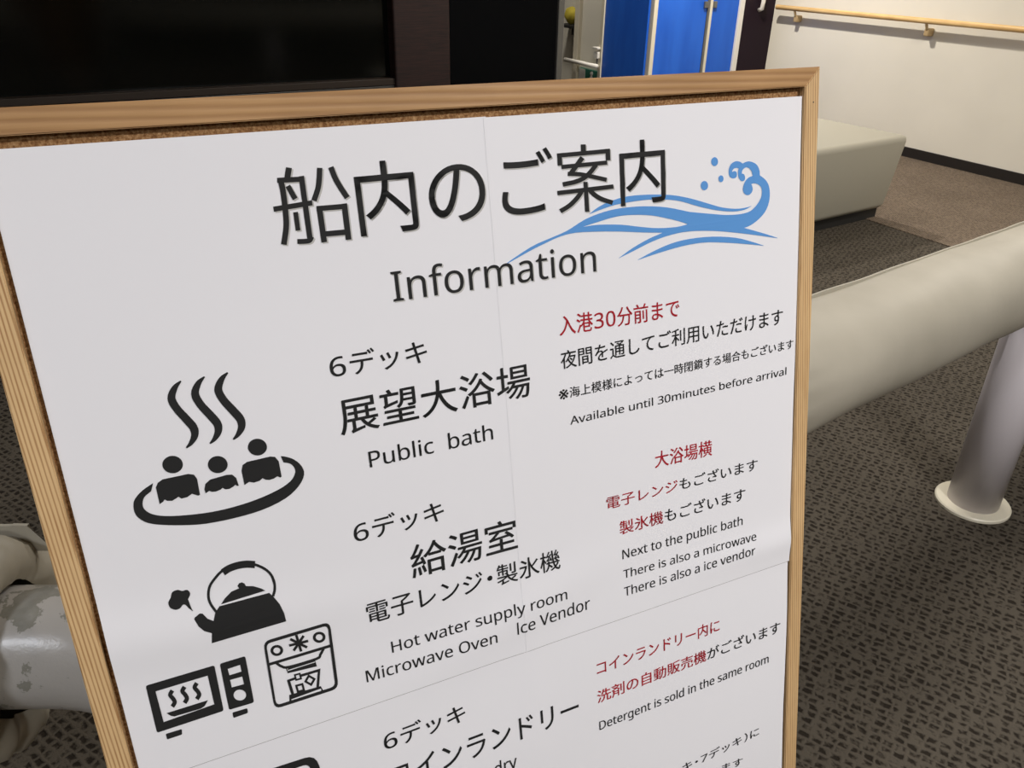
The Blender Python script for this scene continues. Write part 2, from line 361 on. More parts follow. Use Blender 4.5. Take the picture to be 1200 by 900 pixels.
def flap(p, x0, x1, H, ang, wid, th=0.003, wav=0.0015, seed=0.0, lean=0.5, cut=0.0):
    """double welt standing proud of the sleeve along its closing seam"""
    bm = bmesh.new(); n = max(20, int((x1-x0)/0.02)); secs = []
    for i in range(n+1):
        x = x0+(x1-x0)*i/n
        a = ang+0.05*noise.noise(Vector((x*5, seed, 0)))
        w_ = wid+wav*noise.noise(Vector((x*9, seed, 3)))*2
        r0 = 0.088; ca, sa = math.cos(a), math.sin(a)
        d = Vector((0, ca*math.cos(lean)-sa*math.sin(lean), sa*math.cos(lean)+ca*math.sin(lean)))
        nn = Vector((0, -d.z, d.y))*th/2
        b_ = Vector((x, r0*ca, H+r0*sa))
        secs.append([bm.verts.new(b_+nn), bm.verts.new(b_+d*w_+nn*1.3), bm.verts.new(b_+d*w_-nn*1.3), bm.verts.new(b_-nn)])
    for v_ in secs[-1][1:3]: v_.co.x -= cut
    for A, B in zip(secs, secs[1:]):
        for j in range(4): bm.faces.new((A[j], A[(j+1) % 4], B[(j+1) % 4], B[j]))
    bm.faces.new(secs[0][::-1]); bm.faces.new(secs[-1])
    bmesh.ops.recalc_face_normals(bm, faces=bm.faces)
    f_ = obj('seam_flap', bm, M['vinyl'], p); return f_
def flange(p, x, y):
    bm = bmesh.new()
    sweep(bm, [(x, y, 0.0), (x, y, 0.006), (x, y, 0.009), (x, y, 0.0091)], lambda i: [0.088, 0.088, 0.085, 0.05][i], 40)
    f_ = obj('floor_flange', bm, M['flange'], p, False); f_['label'] = 'cream floor ring'; return f_
HR = 0.655
# right rail
org = Vector((0.47, 1.142, 0)); dr = Vector((0.797, 0.603, 0)).normalized()
mw = axes(org, dr, Vector((-dr.y, dr.x, 0)), Z)
t = thing('padded_rail', 'thick beige grey padded rail on a pipe post, right of the notice board', 'padded rail', mw=mw)
pad(t, -0.25, 3.2, HR, (True, False), 1.3, 0.006)
flap(t, -0.22, 3.2, HR, math.radians(66), 0.014, seed=2.0, lean=0.3)
bm = bmesh.new()
pp = [Vector((3.25, 0, HR)), Vector((-0.29, 0, HR))] + bez_arc((-0.29, 0, HR), (-1, 0, 0), (0, 0, -1), 0.135, 10) + [Vector((-0.425, 0, 0.0))]
sweep(bm, pp, 0.0565, 32); obj('pipe', bm, M['pipe'], t, True)
xp = (Vector((1.177, 1.683, 0))-org).dot(dr)
for x in (xp, 2.6):
    bm = bmesh.new(); sweep(bm, [(x, 0, 0.0), (x, 0, HR-0.05)], 0.060, 40); obj('post', bm, M['post'], t, True)
    flange(t, x, 0)
flange(t, -0.425, 0)
# left rail
org2 = Vector((-0.435, 0.523, 0)); d2 = Vector((1, 0.046, 0)).normalized()
mw = axes(org2, d2, Vector((-d2.y, d2.x, 0)), Z)
t = thing('padded_rail', 'padded rail with gathered sleeve end and bare peeling pipe, at the left edge', 'padded rail', mw=mw)
pad(t, -1.6, 0.0, HR, (False, True), 4.1, 0.008)
flap(t, -1.6, 0.012, HR, math.radians(41), 0.028, seed=7.0, lean=0.75, cut=0.034)
bm = bmesh.new()
pp = [Vector((-1.6, 0, HR+0.003)), Vector((-0.10, 0, HR+0.003)), Vector((0.035, 0, HR+0.003))] + bez_arc((0.035, 0, HR+0.003), (1, 0, 0), (0, 0, -1), 0.135, 12) + [Vector((0.17, 0, 0.0))]
sweep(bm, pp, 0.0535, 40); obj('pipe', bm, M['pipe'], t, True)
flange(t, 0.17, 0); 
bm = bmesh.new(); sweep(bm, [(-1.3, 0, 0.0), (-1.3, 0, HR-0.05)], 0.060, 40); obj('post', bm, M['post'], t, True); flange(t, -1.3, 0)
# ================================================================ notice board
TL = Vector((-0.300, 0.454, 1.115))
A_ = Vector((0.902, 0.431, 0.003)).normalized()
B_ = Vector((0.096, -0.195, -0.976)); B_ = (B_-A_*A_.dot(B_)).normalized()
N_ = A_.cross(-B_)                       # out of the board, towards the reader
U0, VB = 0.297, 0.88
base = TL + A_*U0 + B_*VB
MWB = axes(base, A_, -B_, N_)
def L(u, v, h): return Vector((u-U0, VB-v, h))     # poster coordinates (metres from its top left corner) to local
board = thing('notice_board', 'cork notice board in a pine frame carrying the white information poster', 'notice board', mw=MWB)
uo0, uo1, vo0, vo1 = -0.0178, 0.6100, -0.0217, 0.880
ui0, ui1, vi0, vi1 = -0.0028, 0.5945, -0.0066, 0.865
def rail_(o1, o2, i2, i1, m):
    bm = bmesh.new(); T = []; Bo = []
    for (u, v) in (o1, o2, i2, i1): T.append(bm.verts.new(L(u, v, 0.0042))); Bo.append(bm.verts.new(L(u, v, -0.020)))
    bm.faces.new(T); bm.faces.new(Bo[::-1])
    for k in range(4): bm.faces.new((T[k], Bo[k], Bo[(k+1) % 4], T[(k+1) % 4]))
    bmesh.ops.recalc_face_normals(bm, faces=bm.faces)
    bmesh.ops.bevel(bm, geom=[e for e in bm.edges if e.verts[0] in T and e.verts[1] in T], offset=0.0007, segments=2, affect='EDGES')
    return obj('frame_rail', bm, m, board)
OO = [(uo0, vo0), (uo1, vo0), (uo1, vo1), (uo0, vo1)]; II = [(ui0, vi0), (ui1, vi0), (ui1, vi1), (ui0, vi1)]
rail_(OO[0], OO[1], II[1], II[0], M['pine_h']); rail_(OO[1], OO[2], II[2], II[1], M['pine_v'])
rail_(OO[2], OO[3], II[3], II[2], M['pine_h']); rail_(OO[3], OO[0], II[0], II[3], M['pine_v'])
p, q = L(ui0-0.003, vi0-0.003, -0.012), L(ui1+0.003, vi1+0.003, -0.0025)
obj('cork_panel', nbox(p.x, q.x, q.y, p.y, p.z, q.z), M['cork'], board)
nl = bmesh.new(); sweep(nl, [L(0.6035, 0.006, 0.0035), L(0.6035, 0.006, 0.0046)], 0.0006, 10); o = obj('nail', nl, M['dark'], board)
# stand: two front legs behind the side rails, hinged rear leg
ft = (CAM_H*0 + TL.z)/(-B_.z)           # v at which the board plane meets the floor
for u in (0.012, 0.575):
    bm = bmesh.new(); vv = ft+0.0
    for (h0, h1) in ((-0.045, -0.0205),):
        pts = []
        for h in (h0, h1):
            vf = (TL.z + N_.z*h)/(-B_.z)
            pts += [L(u, 0.03, h), L(u+0.022, 0.03, h), L(u+0.022, vf, h), L(u, vf, h)]
        vs = [bm.verts.new(c_) for c_ in pts]
        for f_ in ((0, 1, 2, 3), (7, 6, 5, 4), (0, 4, 5, 1), (1, 5, 6, 2), (2, 6, 7, 3), (3, 7, 4, 0)): bm.faces.new([vs[k] for k in f_])
    bmesh.ops.recalc_face_normals(bm, faces=bm.faces)
    obj('leg', bm, M['pine_v'], board)
inv = MWB.inverted()
top = MWB @ L(0.30, 0.06, -0.065)
back = Vector((-N_.x, -N_.y, 0)).normalized()
foot = Vector((top.x, top.y, 0)) + back*0.30
bm = bmesh.new(); dd = (foot-top).normalized(); sd = A_*0.011; bk = dd.cross(A_).normalized()*0.010
vs = [bm.verts.new(inv @ (q_+s1+s2)) for q_ in (top, foot+Z*0.004) for (s1, s2) in ((sd, bk), (-sd, bk), (-sd, -bk), (sd, -bk))]
for f_ in ((0, 1, 2, 3), (7, 6, 5, 4), (0, 4, 5, 1), (1, 5, 6, 2), (2, 6, 7, 3), (3, 7, 4, 0)): bm.faces.new([vs[k] for k in f_])
bmesh.ops.recalc_face_normals(bm, faces=bm.faces); obj('rear_leg', bm, M['pine_v'], board)
p, q = L(0.012, 0.045, -0.045), L(0.597, 0.08, -0.021)
p2, q2 = L(0.012, 0.045, -0.055), L(0.597, 0.08, -0.045)
obj('hinge_batten', nbox(p2.x, q2.x, q2.y, p2.y, p2.z, q2.z), M['pine_h'], board)
# ================================================================ poster
poster = thing('poster', 'white ship information poster of four taped sheets with a blue wave and black icons', 'poster', mw=axes(base + N_*0.0003, A_, -B_, N_))
SU, SV = 0.3045, 0.4362
def gs(x, c, w_): return math.exp(-((x-c)/w_)**2)
def hh(u, v):
    h = 0.0004
    h += 0.0022*gs(v-0.12*(u-0.1), 0.335, 0.022)*gs(u, 0.02, 0.16)
    h += 0.0024*gs(v, 0.412, 0.016)*gs(u, 0.60, 0.12)
    h += 0.0016*gs(v+0.25*u, 0.475, 0.022)*gs(u, 0.30, 0.09)
    h += 0.0012*gs(v+0.1*u, 0.56, 0.05)*gs(u, 0.18, 0.12)
    h += 0.0010*gs(u, 0.13, 0.05)*gs(v, 0.22, 0.10)
    h += 0.0008*(noise.noise(Vector((u*6, v*7, 1.0)))+0.4)
    h += 0.0006*gs(u, SU, 0.012)
    if u > SU: h += 0.0004
    return max(h, 0.0002)
def sheet(u0, u1, v0, v1, lift=0.0):
    nu, nv = 60, 80; V = []; F = []
    for j in range(nv+1):
        for i in range(nu+1):
            u = u0+(u1-u0)*i/nu; v = v0+(v1-v0)*j/nv
            e = 0.0
            if u1 > 0.5 and i == nu: pass
            uu = u + (0.0018*noise.noise(Vector((v*9, 2.2, 0)))*(i/nu) if u1 > 0.5 else 0.0)
            V.append(L(uu, v, hh(min(max(u, u0+1e-5), u1-1e-5), v)+lift))
    for j in range(nv):
        for i in range(nu):
            k = j*(nu+1)+i; F.append((k, k+nu+1, k+nu+2, k+1))
    o_ = obj('paper_sheet', (V, F), M['paper'], poster, True); return o_
sheet(0.0005, SU+0.002, 0.0, SV); sheet(SU, 0.5940, 0.0005, SV)
sheet(0.0008, SU-0.0008, SV+0.00045, 0.855, -0.0001); sheet(SU-0.0008, 0.5925, SV+0.00045, 0.855, -0.0001)
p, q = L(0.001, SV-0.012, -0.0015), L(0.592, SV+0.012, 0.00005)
obj('seam_shadow_strip', nbox(p.x, q.x, q.y, p.y, p.z, q.z), M['seam_shadow'], poster)  # grey strip colours in the shadow line of the gap between sheets
# --- glyphs
cache = {}
def glyph(ch):
    if ch in cache: return cache[ch]
    c = ''
    for k in ch:
        if 'A' <= k <= 'Z': k = chr(0x1d5a0+ord(k)-65)          # sans-serif alphabets of the built-in fallback font
        elif 'a' <= k <= 'z': k = chr(0x1d5ba+ord(k)-97)
        elif '0' <= k <= '9': k = chr(0x1d7e2+ord(k)-48)
        elif k == '|': k = chr(0x1d5ba+11)
        c += k
    cu = bpy.data.curves.new('glyph', 'FONT'); cu.body = c; cu.size = 1.0; cu.resolution_u = 10
    ob = bpy.data.objects.new('glyph', cu); C.objects.link(ob)
    bpy.context.view_layer.update()
    me = ob.to_mesh()
    vs = [(v.co.x, v.co.y) for v in me.vertices]; fs = [tuple(p_.vertices) for p_ in me.polygons]
    ob.to_mesh_clear(); bpy.data.objects.remove(ob); bpy.data.curves.remove(cu)
    cache[ch] = (vs, fs); return cache[ch]
adv = {}
def advance(ch):          # pen advance of a latin letter, measured against a following H
    if ch not in adv:
        H_ = max(p_[0] for p_ in glyph('H')[0]); adv[ch] = max(p_[0] for p_ in glyph(ch+'H')[0])-H_
    return adv[ch]
def em_():
    cu = bpy.data.curves.new('glyph', 'FONT'); cu.body = '口口'
    ob = bpy.data.objects.new('glyph', cu); C.objects.link(ob); bpy.context.view_layer.update()
    me = ob.to_mesh(); xs = [v.co.x for v in me.vertices]; w2 = max(xs)-min(xs); ob.to_mesh_clear(); bpy.data.objects.remove(ob)
    x1 = [p_[0] for p_ in glyph('口')[0]]; return w2-(max(x1)-min(x1)), min(x1)
EM, _ = em_()
def split_long(vs, fs, mx):
    return vs, fs
HEAD = '船内のご案内'
def text_line(col, s, pre, u0, u1, v0, v1, h, name, lift, du=0.0, dv=0.0, mats=None):
    latin = all(ord(c) < 0x7f for c in s)
    pen = 0; G = []; lastx = 0
    for i, ch in enumerate(s):
        if ch == ' ': pen += 0.27*EM; continue
        vs, fs = glyph(ch); xs = [p_[0] for p_ in vs]
        if latin: G.append((i, [(x+pen, y) for x, y in vs], fs)); pen += advance(ch)
        elif ord(ch) < 0x7f:
            lo, hi = min(xs), max(xs); sb = 0.072*EM if latin else 0.08*EM
            if ch in 'vwxyAVWT': sb *= 0.25
            elif ch in 'oceasOCQftr': sb *= 0.68
            sx_ = 1.0 if latin else 1.15
            G.append((i, [((x-lo)*sx_+pen+sb, y) for x, y in vs], fs)); pen += (hi-lo)*sx_+2*sb
        elif ch == '※':
            cx, cy = (max(xs)+min(xs))/2, sum(p_[1] for p_ in vs)/len(vs); k = 0.86*EM/(max(xs)-min(xs))
            G.append((i, [((x-cx)*k+pen+EM*0.5, (y-cy)*k+EM*0.36) for x, y in vs], fs)); pen += EM
        elif ch in '・（）' :
            k = 0.55*EM; lo, hi = min(xs), max(xs); G.append((i, [(x-(lo+hi)/2+pen+k/2, y) for x, y in vs], fs)); pen += k
        else:
            G.append((i, [(x+pen, y) for x, y in vs], fs)); pen += EM
        if s == HEAD and ch in '船案': G[-1] = (i, G[-1][1], [])
    fit = [g_ for g_ in G if g_[0] >= pre]
    X = [p_[0] for g_ in fit for p_ in g_[1]]; Y = [p_[1] for g_ in fit for p_ in g_[1]]
    xa, xb = min(X), max(X)
    if latin:
        yb_ = 0.0; H_ = [p_[1] for p_ in glyph('H')[0]]; yb_ = min(H_); yt = max(H_)
    else: yb_, yt = min(Y), max(Y)
    V = []; F = []; MI = []; bold = 0.0 if h > 19 and latin else 0.003 if h > 40 else (0.010 if not latin else 0.007)
    nred = int(col[1:]) if col[0] == 'R' else 0
    for (i, vs, fs) in G:
      for bx, by in ((-bold, -bold), (bold, bold), (bold, -bold)) if bold else ((0, 0),):
        k0 = len(V)
        for x, y in vs:
            x += bx*EM*0.6; y += by*EM*0.6
            q_ = (x-xa)/(xb-xa); u = u0+(u1-u0)*q_; vb = v0+(v1-v0)*q_
            v = vb-h*(y-yb_)/(yt-yb_)
            u = (u+du)/1000; v = (v+dv)/1000
            V.append(L(u, v, hh(u, v)+lift))
        for f_ in fs: F.append(tuple(k0+j for j in f_)); MI.append(1 if i < nred else 0)
    o_ = obj(name, (V, F), mats or [M['ink'], M['red']], poster)
    if not mats: o_.data.polygons.foreach_set('material_index', MI)
    return o_
LINES = [
 ('k', '船内のご案内', 0, 153.49, 455.8, 71.83, 72.97, 48.73),
 ('k', 'Information', 0, 225.32, 389.77, 119.46, 119.97, 21.02),
 ('k', '6デッキ', 0, 174.31, 245.38, 166.62, 167.46, 17.62),
 ('K', '展望大浴場', 0, 175.43, 325.87, 209.03, 209.49, 26.98),
 ('k', 'Public  bath', 0, 192.74, 291.18, 237.83, 238.04, 12.21),
 ('R8', '入港30分前まで', 0, 354.47, 467.37, 166.13, 168.71, 15.79),
 ('k', '夜間を通してご利用いただけます', 0, 353.83, 578.04, 193.33, 193.09, 14.78),
 ('k', '※海上模様によっては一時閉鎖する場合もございます', 0, 350.31, 591.4, 218.37, 217.83, 9.28),
 ('k', 'Available until 30minutes before arrival', 0, 359.27, 583.98, 240.93, 241.37, 6.82),
 ('R4', '大浴場横', 0, 439.65, 500.41, 299.07, 301.33, 15.18),
 ('R5', '電子レンジもございます', 0, 389.83, 552.56, 325.55, 328.37, 11.92),
 ('R3', '製氷機もございます', 0, 401.71, 538.74, 353.08, 355.69, 13.2),
 ('k', 'Next to the public bath', 0, 403.24, 535.95, 376.84, 380.58, 8.89),
 ('k', 'There is also a microwave', 0, 403.55, 551.65, 396.26, 400.66, 8.23),
 ('k', 'There is also a ice vendor', 0, 403.54, 549.78, 414.35, 415.05, 8.93),
 ('k', '6デッキ', 0, 174.12, 245.08, 294.98, 295.23, 17.76),
 ('K', '給湯室', 0, 214.33, 304.45, 337.57, 337.23, 28.49),
 ('k', '電子レンジ・製氷機', 0, 174.96, 342.2, 364.85, 367.05, 18.62),
 ('k', 'Hot water supply room', 0, 190.51, 346.37, 395.98, 397.84, 9.91),
 ('k', 'Microwave Oven', 0, 167.55, 279.05, 414.46, 417.44, 10.33),
 ('k', '|ce Vendor', 0, 297.56, 368.32, 416.45, 414.83, 11.24),
 ('R99', 'コインランドリー内に', 0, 371.77, 508.95, 485.85, 487.27, 14.22),
 ('R8', '洗剤の自動販売機がございます', 0, 371.03, 584.62, 515.83, 515.07, 13.76),
 ('k', 'Detergent is sold in the same room', 0, 371.68, 570.56, 545.54, 545.62, 9.36),
 ('k', '（6デッキ・7デッキ）に', 4, 463.06, 559.59, 635.67, 630.72, 11.11),
 ('k', 'ございます', 3, 511.74, 538.53, 656.64, 658.9, 9.2),
 ('k', '6デッキ', 0, 173.74, 244.38, 483.17, 482.22, 18.27),
 ('K', 'コインランドリー', 0, 174.81, 351.09, 521.53, 521.53, 22.57),
 ('k', 'Coin laundry', 9, 264.92, 286.71, 548.49, 548.49, 13.16),
]

for k, (col, s, pre, u0, u1, v0, v1, h) in enumerate(LINES):
    big = k < 2
    if big: text_line(col, s, pre, u0, u1, v0, v1, h, 'text_shadow', 0.00022, 0.9, 0.9, [M['shade']])
    text_line(col, s, pre, u0, u1, v0, v1, h, 'printed_heading' if big else 'printed_text', 0.00036)
# --- pictograms and emblem, outlines in poster millimetres
SHAPES = [
 ('bath_icon',[[(78.35,149.05),(77.06,149.6),(75.73,150.1),(74.33,150.81),(72.98,151.88),(71.69,153.25),(70.41,154.92),(69.29,156.94),(68.6,159.33),(68.6,161.81),(69.09,164.11),(69.82,166.23),(70.64,168.33),(71.62,170.54),(72.8,172.77),(73.96,174.87),(74.99,176.81),(75.95,178.64),(76.86,180.32),(77.56,181.73),(77.99,182.86),(78.2,183.78),(78.29,184.62),(78.26,185.48),(78.15,186.37),(77.89,187.38),(77.4,188.53),(76.77,189.75),(76.14,190.85),(75.55,191.76),(74.89,192.58),(74.14,193.4),(73.39,194.26),(73.89,195.16),(74.88,194.76),(75.89,194.38),(76.97,193.87),(78.06,193.15),(79.17,192.22),(80.3,191.11),(81.39,189.78),(82.26,188.26),(82.83,186.65),(83.16,184.95),(83.2,183.11),(82.89,181.15),(82.23,179.18),(81.32,177.34),(80.33,175.59),(79.33,173.79),(78.22,171.81),(76.99,169.76),(75.86,167.78),(74.98,165.93),(74.28,164.12),(73.73,162.39),(73.41,160.94),(73.33,159.84),(73.5,158.72),(74.01,157.31),(74.75,155.78),(75.48,154.37),(76.15,153.21),(76.96,152.14),(77.9,151.03),(78.85,149.88)]]),
 ('bath_icon',[[(92.87,148.87),(91.56,149.42),(90.21,149.93),(88.79,150.65),(87.42,151.73),(86.11,153.12),(84.82,154.8),(83.69,156.84),(83.01,159.25),(83.02,161.76),(83.55,164.08),(84.31,166.23),(85.16,168.35),(86.19,170.58),(87.4,172.83),(88.61,174.96),(89.67,176.92),(90.67,178.76),(91.61,180.47),(92.34,181.89),(92.79,183.03),(93.01,183.96),(93.1,184.81),(93.09,185.68),(92.98,186.59),(92.72,187.6),(92.23,188.77),(91.6,189.99),(90.96,191.11),(90.37,192.03),(89.7,192.86),(88.95,193.69),(88.18,194.56),(88.7,195.46),(89.71,195.06),(90.74,194.67),(91.83,194.17),(92.94,193.43),(94.07,192.49),(95.22,191.37),(96.31,190.03),(97.19,188.49),(97.77,186.87),(98.09,185.15),(98.11,183.29),(97.78,181.31),(97.08,179.32),(96.14,177.45),(95.12,175.68),(94.09,173.86),(92.93,171.87),(91.66,169.79),(90.49,167.8),(89.57,165.93),(88.85,164.09),(88.27,162.34),(87.94,160.88),(87.84,159.77),(88.01,158.64),(88.51,157.21),(89.25,155.67),(89.99,154.25),(90.67,153.08),(91.48,151.99),(92.43,150.87),(93.39,149.71)]]),
 ('bath_icon',[[(107.45,148.77),(106.12,149.32),(104.74,149.84),(103.3,150.57),(101.9,151.65),(100.58,153.06),(99.28,154.75),(98.14,156.82),(97.46,159.26),(97.5,161.79),(98.05,164.14),(98.85,166.31),(99.74,168.45),(100.8,170.7),(102.06,172.98),(103.31,175.13),(104.41,177.11),(105.44,178.98),(106.42,180.69),(107.17,182.14),(107.64,183.29),(107.88,184.23),(107.98,185.09),(107.97,185.96),(107.87,186.88),(107.61,187.91),(107.12,189.09),(106.48,190.32),(105.84,191.45),(105.24,192.38),(104.57,193.22),(103.81,194.06),(103.04,194.94),(103.57,195.85),(104.6,195.44),(105.65,195.06),(106.76,194.54),(107.89,193.8),(109.02,192.85),(110.19,191.72),(111.3,190.36),(112.18,188.81),(112.76,187.17),(113.07,185.43),(113.08,183.55),(112.73,181.54),(112.0,179.54),(111.02,177.65),(109.96,175.86),(108.89,174.02),(107.69,172.0),(106.38,169.91),(105.17,167.89),(104.22,166.0),(103.46,164.15),(102.86,162.38),(102.51,160.9),(102.4,159.78),(102.56,158.64),(103.07,157.2),(103.81,155.64),(104.55,154.2),(105.24,153.02),(106.05,151.92),(107.02,150.79),(107.99,149.61)]]),
 ('bath_icon',[[(69.51,205.67),(69.11,206.97),(68.43,208.13),(67.49,209.09),(66.34,209.81),(65.05,210.24),(63.68,210.36),(62.29,210.18),(60.97,209.69),(59.77,208.93),(58.75,207.94),(57.97,206.76),(57.47,205.45),(57.26,204.08),(57.35,202.72),(57.75,201.44),(58.43,200.29),(59.36,199.34),(60.49,198.63),(61.77,198.2),(63.13,198.06),(64.5,198.23),(65.83,198.7),(67.03,199.45),(68.06,200.43),(68.86,201.61),(69.38,202.92),(69.6,204.3)]]),
 ('bath_icon',[[(96.87,212.16),(96.48,213.47),(95.81,214.63),(94.88,215.59),(93.74,216.31),(92.44,216.74),(91.07,216.86),(89.67,216.68),(88.34,216.19),(87.12,215.43),(86.09,214.43),(85.29,213.24),(84.77,211.93),(84.54,210.56),(84.62,209.19),(85.0,207.91),(85.67,206.76),(86.59,205.8),(87.72,205.09),(89.0,204.65),(90.36,204.52),(91.75,204.69),(93.08,205.16),(94.3,205.91),(95.35,206.91),(96.16,208.09),(96.7,209.4),(96.94,210.78)]]),
 ('bath_icon',[[(123.9,205.54),(123.54,206.84),(122.88,207.99),(121.96,208.95),(120.83,209.67),(119.55,210.11),(118.18,210.24),(116.8,210.07),(115.46,209.6),(114.24,208.85),(113.2,207.87),(112.39,206.71),(111.86,205.41),(111.61,204.06),(111.68,202.71),(112.05,201.43),(112.7,200.29),(113.6,199.34),(114.72,198.63),(115.98,198.19),(117.34,198.04),(118.72,198.2),(120.06,198.66),(121.28,199.39),(122.33,200.36),(123.15,201.52),(123.7,202.82),(123.96,204.18)]]),
 ('bath_icon',[[(50.61,217.48),(52.34,214.5),(55.57,212.87),(71.54,212.88),(74.89,214.26),(76.31,217.8),(76.07,229.32),(74.82,229.56),(73.29,228.6),(71.35,227.25),(68.04,228.9),(64.41,229.07),(62.71,227.23),(61.63,227.92),(58.43,229.16),(55.6,228.41),(54.2,227.07),(53.01,228.42),(50.67,229.6)]]),
 ('bath_icon',[[(79.42,226.26),(80.71,222.39),(84.18,220.05),(94.8,219.21),(98.43,219.83),(100.66,222.92),(101.31,228.76),(100.42,228.82),(99.37,227.56),(97.54,228.79),(94.88,229.67),(92.45,229.33),(90.85,227.79),(89.43,228.84),(86.23,229.43),(83.83,229.08),(82.18,227.96),(79.76,229.16)]]),
 ('bath_icon',[[(104.89,218.61),(106.17,214.7),(109.34,213.07),(124.95,212.71),(128.01,213.72),(130.0,217.61),(130.16,229.15),(129.17,229.62),(127.43,228.18),(124.91,229.28),(121.62,229.61),(119.17,228.71),(117.49,227.14),(115.33,228.6),(111.41,229.04),(108.44,227.72),(105.01,229.28)]]),
 ('bath_icon',[[(49.52,214.06),(47.12,215.14),(44.73,216.22),(42.51,217.44),(40.43,218.89),(38.52,220.5),(37.01,222.13),(36.03,223.72),(35.46,225.33),(35.12,227.09),(34.92,229.09),(34.95,231.24),(35.4,233.35),(36.35,235.43),(37.72,237.47),(39.46,239.32),(41.42,240.82),(43.75,242.13),(46.87,243.47),(51.23,245.02),(56.42,246.6),(61.55,248.0),(66.15,249.14),(70.68,250.08),(75.7,250.81),(81.53,251.31),(87.87,251.58),(94.31,251.63),(100.84,251.48),(107.46,251.1),(113.76,250.36),(119.69,249.21),(125.27,247.71),(130.19,245.93),(134.3,243.84),(137.73,241.49),(140.55,239.06),(142.79,236.55),(144.42,233.98),(145.43,231.49),(145.74,229.16),(145.42,226.93),(144.7,224.76),(143.54,222.58),(141.98,220.46),(140.32,218.65),(138.51,217.22),(136.59,216.09),(134.93,215.22),(133.74,214.66),(132.79,214.36),(131.85,214.06),(133.03,219.06),(134.52,219.66),(136.02,220.27),(137.31,221.09),(138.36,222.24),(139.21,223.6),(139.75,225.0),(139.97,226.38),(139.87,227.79),(139.37,229.26),(138.48,230.85),(137.19,232.49),(135.32,234.07),(132.84,235.55),(129.79,236.96),(126.11,238.28),(121.6,239.54),(116.48,240.71),(111.28,241.69),(106.12,242.43),(100.88,242.97),(95.71,243.33),(90.69,243.51),(85.74,243.51),(80.72,243.31),(75.46,242.87),(70.14,242.23),(65.16,241.48),(60.53,240.66),(56.23,239.73),(52.5,238.72),(49.46,237.66),(46.97,236.51),(44.91,235.25),(43.23,233.82),(41.98,232.28),(41.1,230.76),(40.65,229.34),(40.57,227.94),(40.76,226.54),(41.15,225.07),(41.8,223.59),(42.74,222.27),(44.08,221.2),(45.71,220.29),(47.35,219.37)]]),
 ('kettle_icon',[[(71.81,317.21),(71.14,315.44),(70.45,313.67),(69.84,311.99),(69.4,310.39),(69.12,308.9),(68.96,307.49),(68.93,306.09),(69.06,304.61),(69.36,302.95),(69.81,301.19),(70.42,299.47),(71.18,297.93),(72.16,296.54),(73.38,295.22),(74.71,293.97),(76.01,292.81),(77.19,291.75),(78.3,290.83),(79.46,290.03),(80.83,289.32),(82.47,288.67),(84.32,288.1),(86.28,287.67),(88.27,287.43),(90.34,287.37),(92.5,287.46),(94.65,287.76),(96.72,288.33),(98.77,289.23),(100.83,290.42),(102.82,291.81),(104.62,293.28),(106.26,294.83),(107.76,296.51),(109.06,298.26),(110.09,299.99),(110.81,301.74),(111.3,303.59),(111.62,305.46),(111.82,307.21),(111.89,308.77),(111.81,310.22),(111.61,311.61),(111.35,312.91),(110.99,314.09),(110.51,315.19),(109.96,316.31),(109.42,317.48),(111.02,318.63),(111.55,317.48),(112.11,316.34),(112.65,315.08),(113.07,313.69),(113.38,312.2),(113.59,310.64),(113.68,308.96),(113.6,307.19),(113.38,305.28),(113.03,303.23),(112.47,301.1),(111.6,299.03),(110.42,297.05),(108.99,295.13),(107.37,293.31),(105.61,291.65),(103.68,290.09),(101.58,288.62),(99.36,287.35),(97.12,286.37),(94.84,285.75),(92.52,285.43),(90.24,285.33),(88.06,285.4),(85.94,285.66),(83.86,286.12),(81.91,286.72),(80.15,287.42),(78.64,288.2),(77.34,289.1),(76.15,290.08),(74.96,291.15),(73.63,292.33),(72.25,293.64),(70.92,295.08),(69.79,296.69),(68.91,298.47),(68.23,300.39),(67.73,302.32),(67.39,304.16),(67.24,305.88),(67.27,307.53),(67.46,309.16),(67.78,310.84),(68.27,312.62),(68.91,314.43),(69.61,316.21),(70.27,317.97)]]),
 ('kettle_icon',[[(81.47,292.39),(82.88,291.77),(84.18,291.19),(85.54,290.77),(87.24,290.48),(89.17,290.29),(91.08,290.25),(92.9,290.35),(94.7,290.58),(96.43,290.93),(98.06,291.45),(99.76,292.13),(101.54,292.84),(102.79,287.49),(101.01,286.78),(99.15,286.05),(97.14,285.43),(95.06,285.01),(92.95,284.74),(90.83,284.64),(88.64,284.7),(86.44,284.91),(84.36,285.28),(82.54,285.85),(81.02,286.52),(79.62,287.14)]]),
 ('kettle_icon',[[(75.06,313.11),(78.34,309.44),(83.41,305.81),(88.77,304.9),(88.06,302.91),(89.42,301.06),(91.37,300.98),(92.94,302.36),(93.61,304.68),(98.34,306.19),(103.13,309.49),(105.77,312.12)]]),
 ('kettle_icon',[[(64.1,340.52),(116.09,340.63),(115.62,333.47),(113.72,325.53),(110.22,318.05),(107.98,314.63),(73.85,314.12),(70.2,318.19),(68.21,323.71),(64.63,320.72),(62.25,316.04),(60.5,315.28),(56.83,317.19),(56.32,318.42),(58.1,324.67),(60.94,329.2),(65.48,332.57)]]),
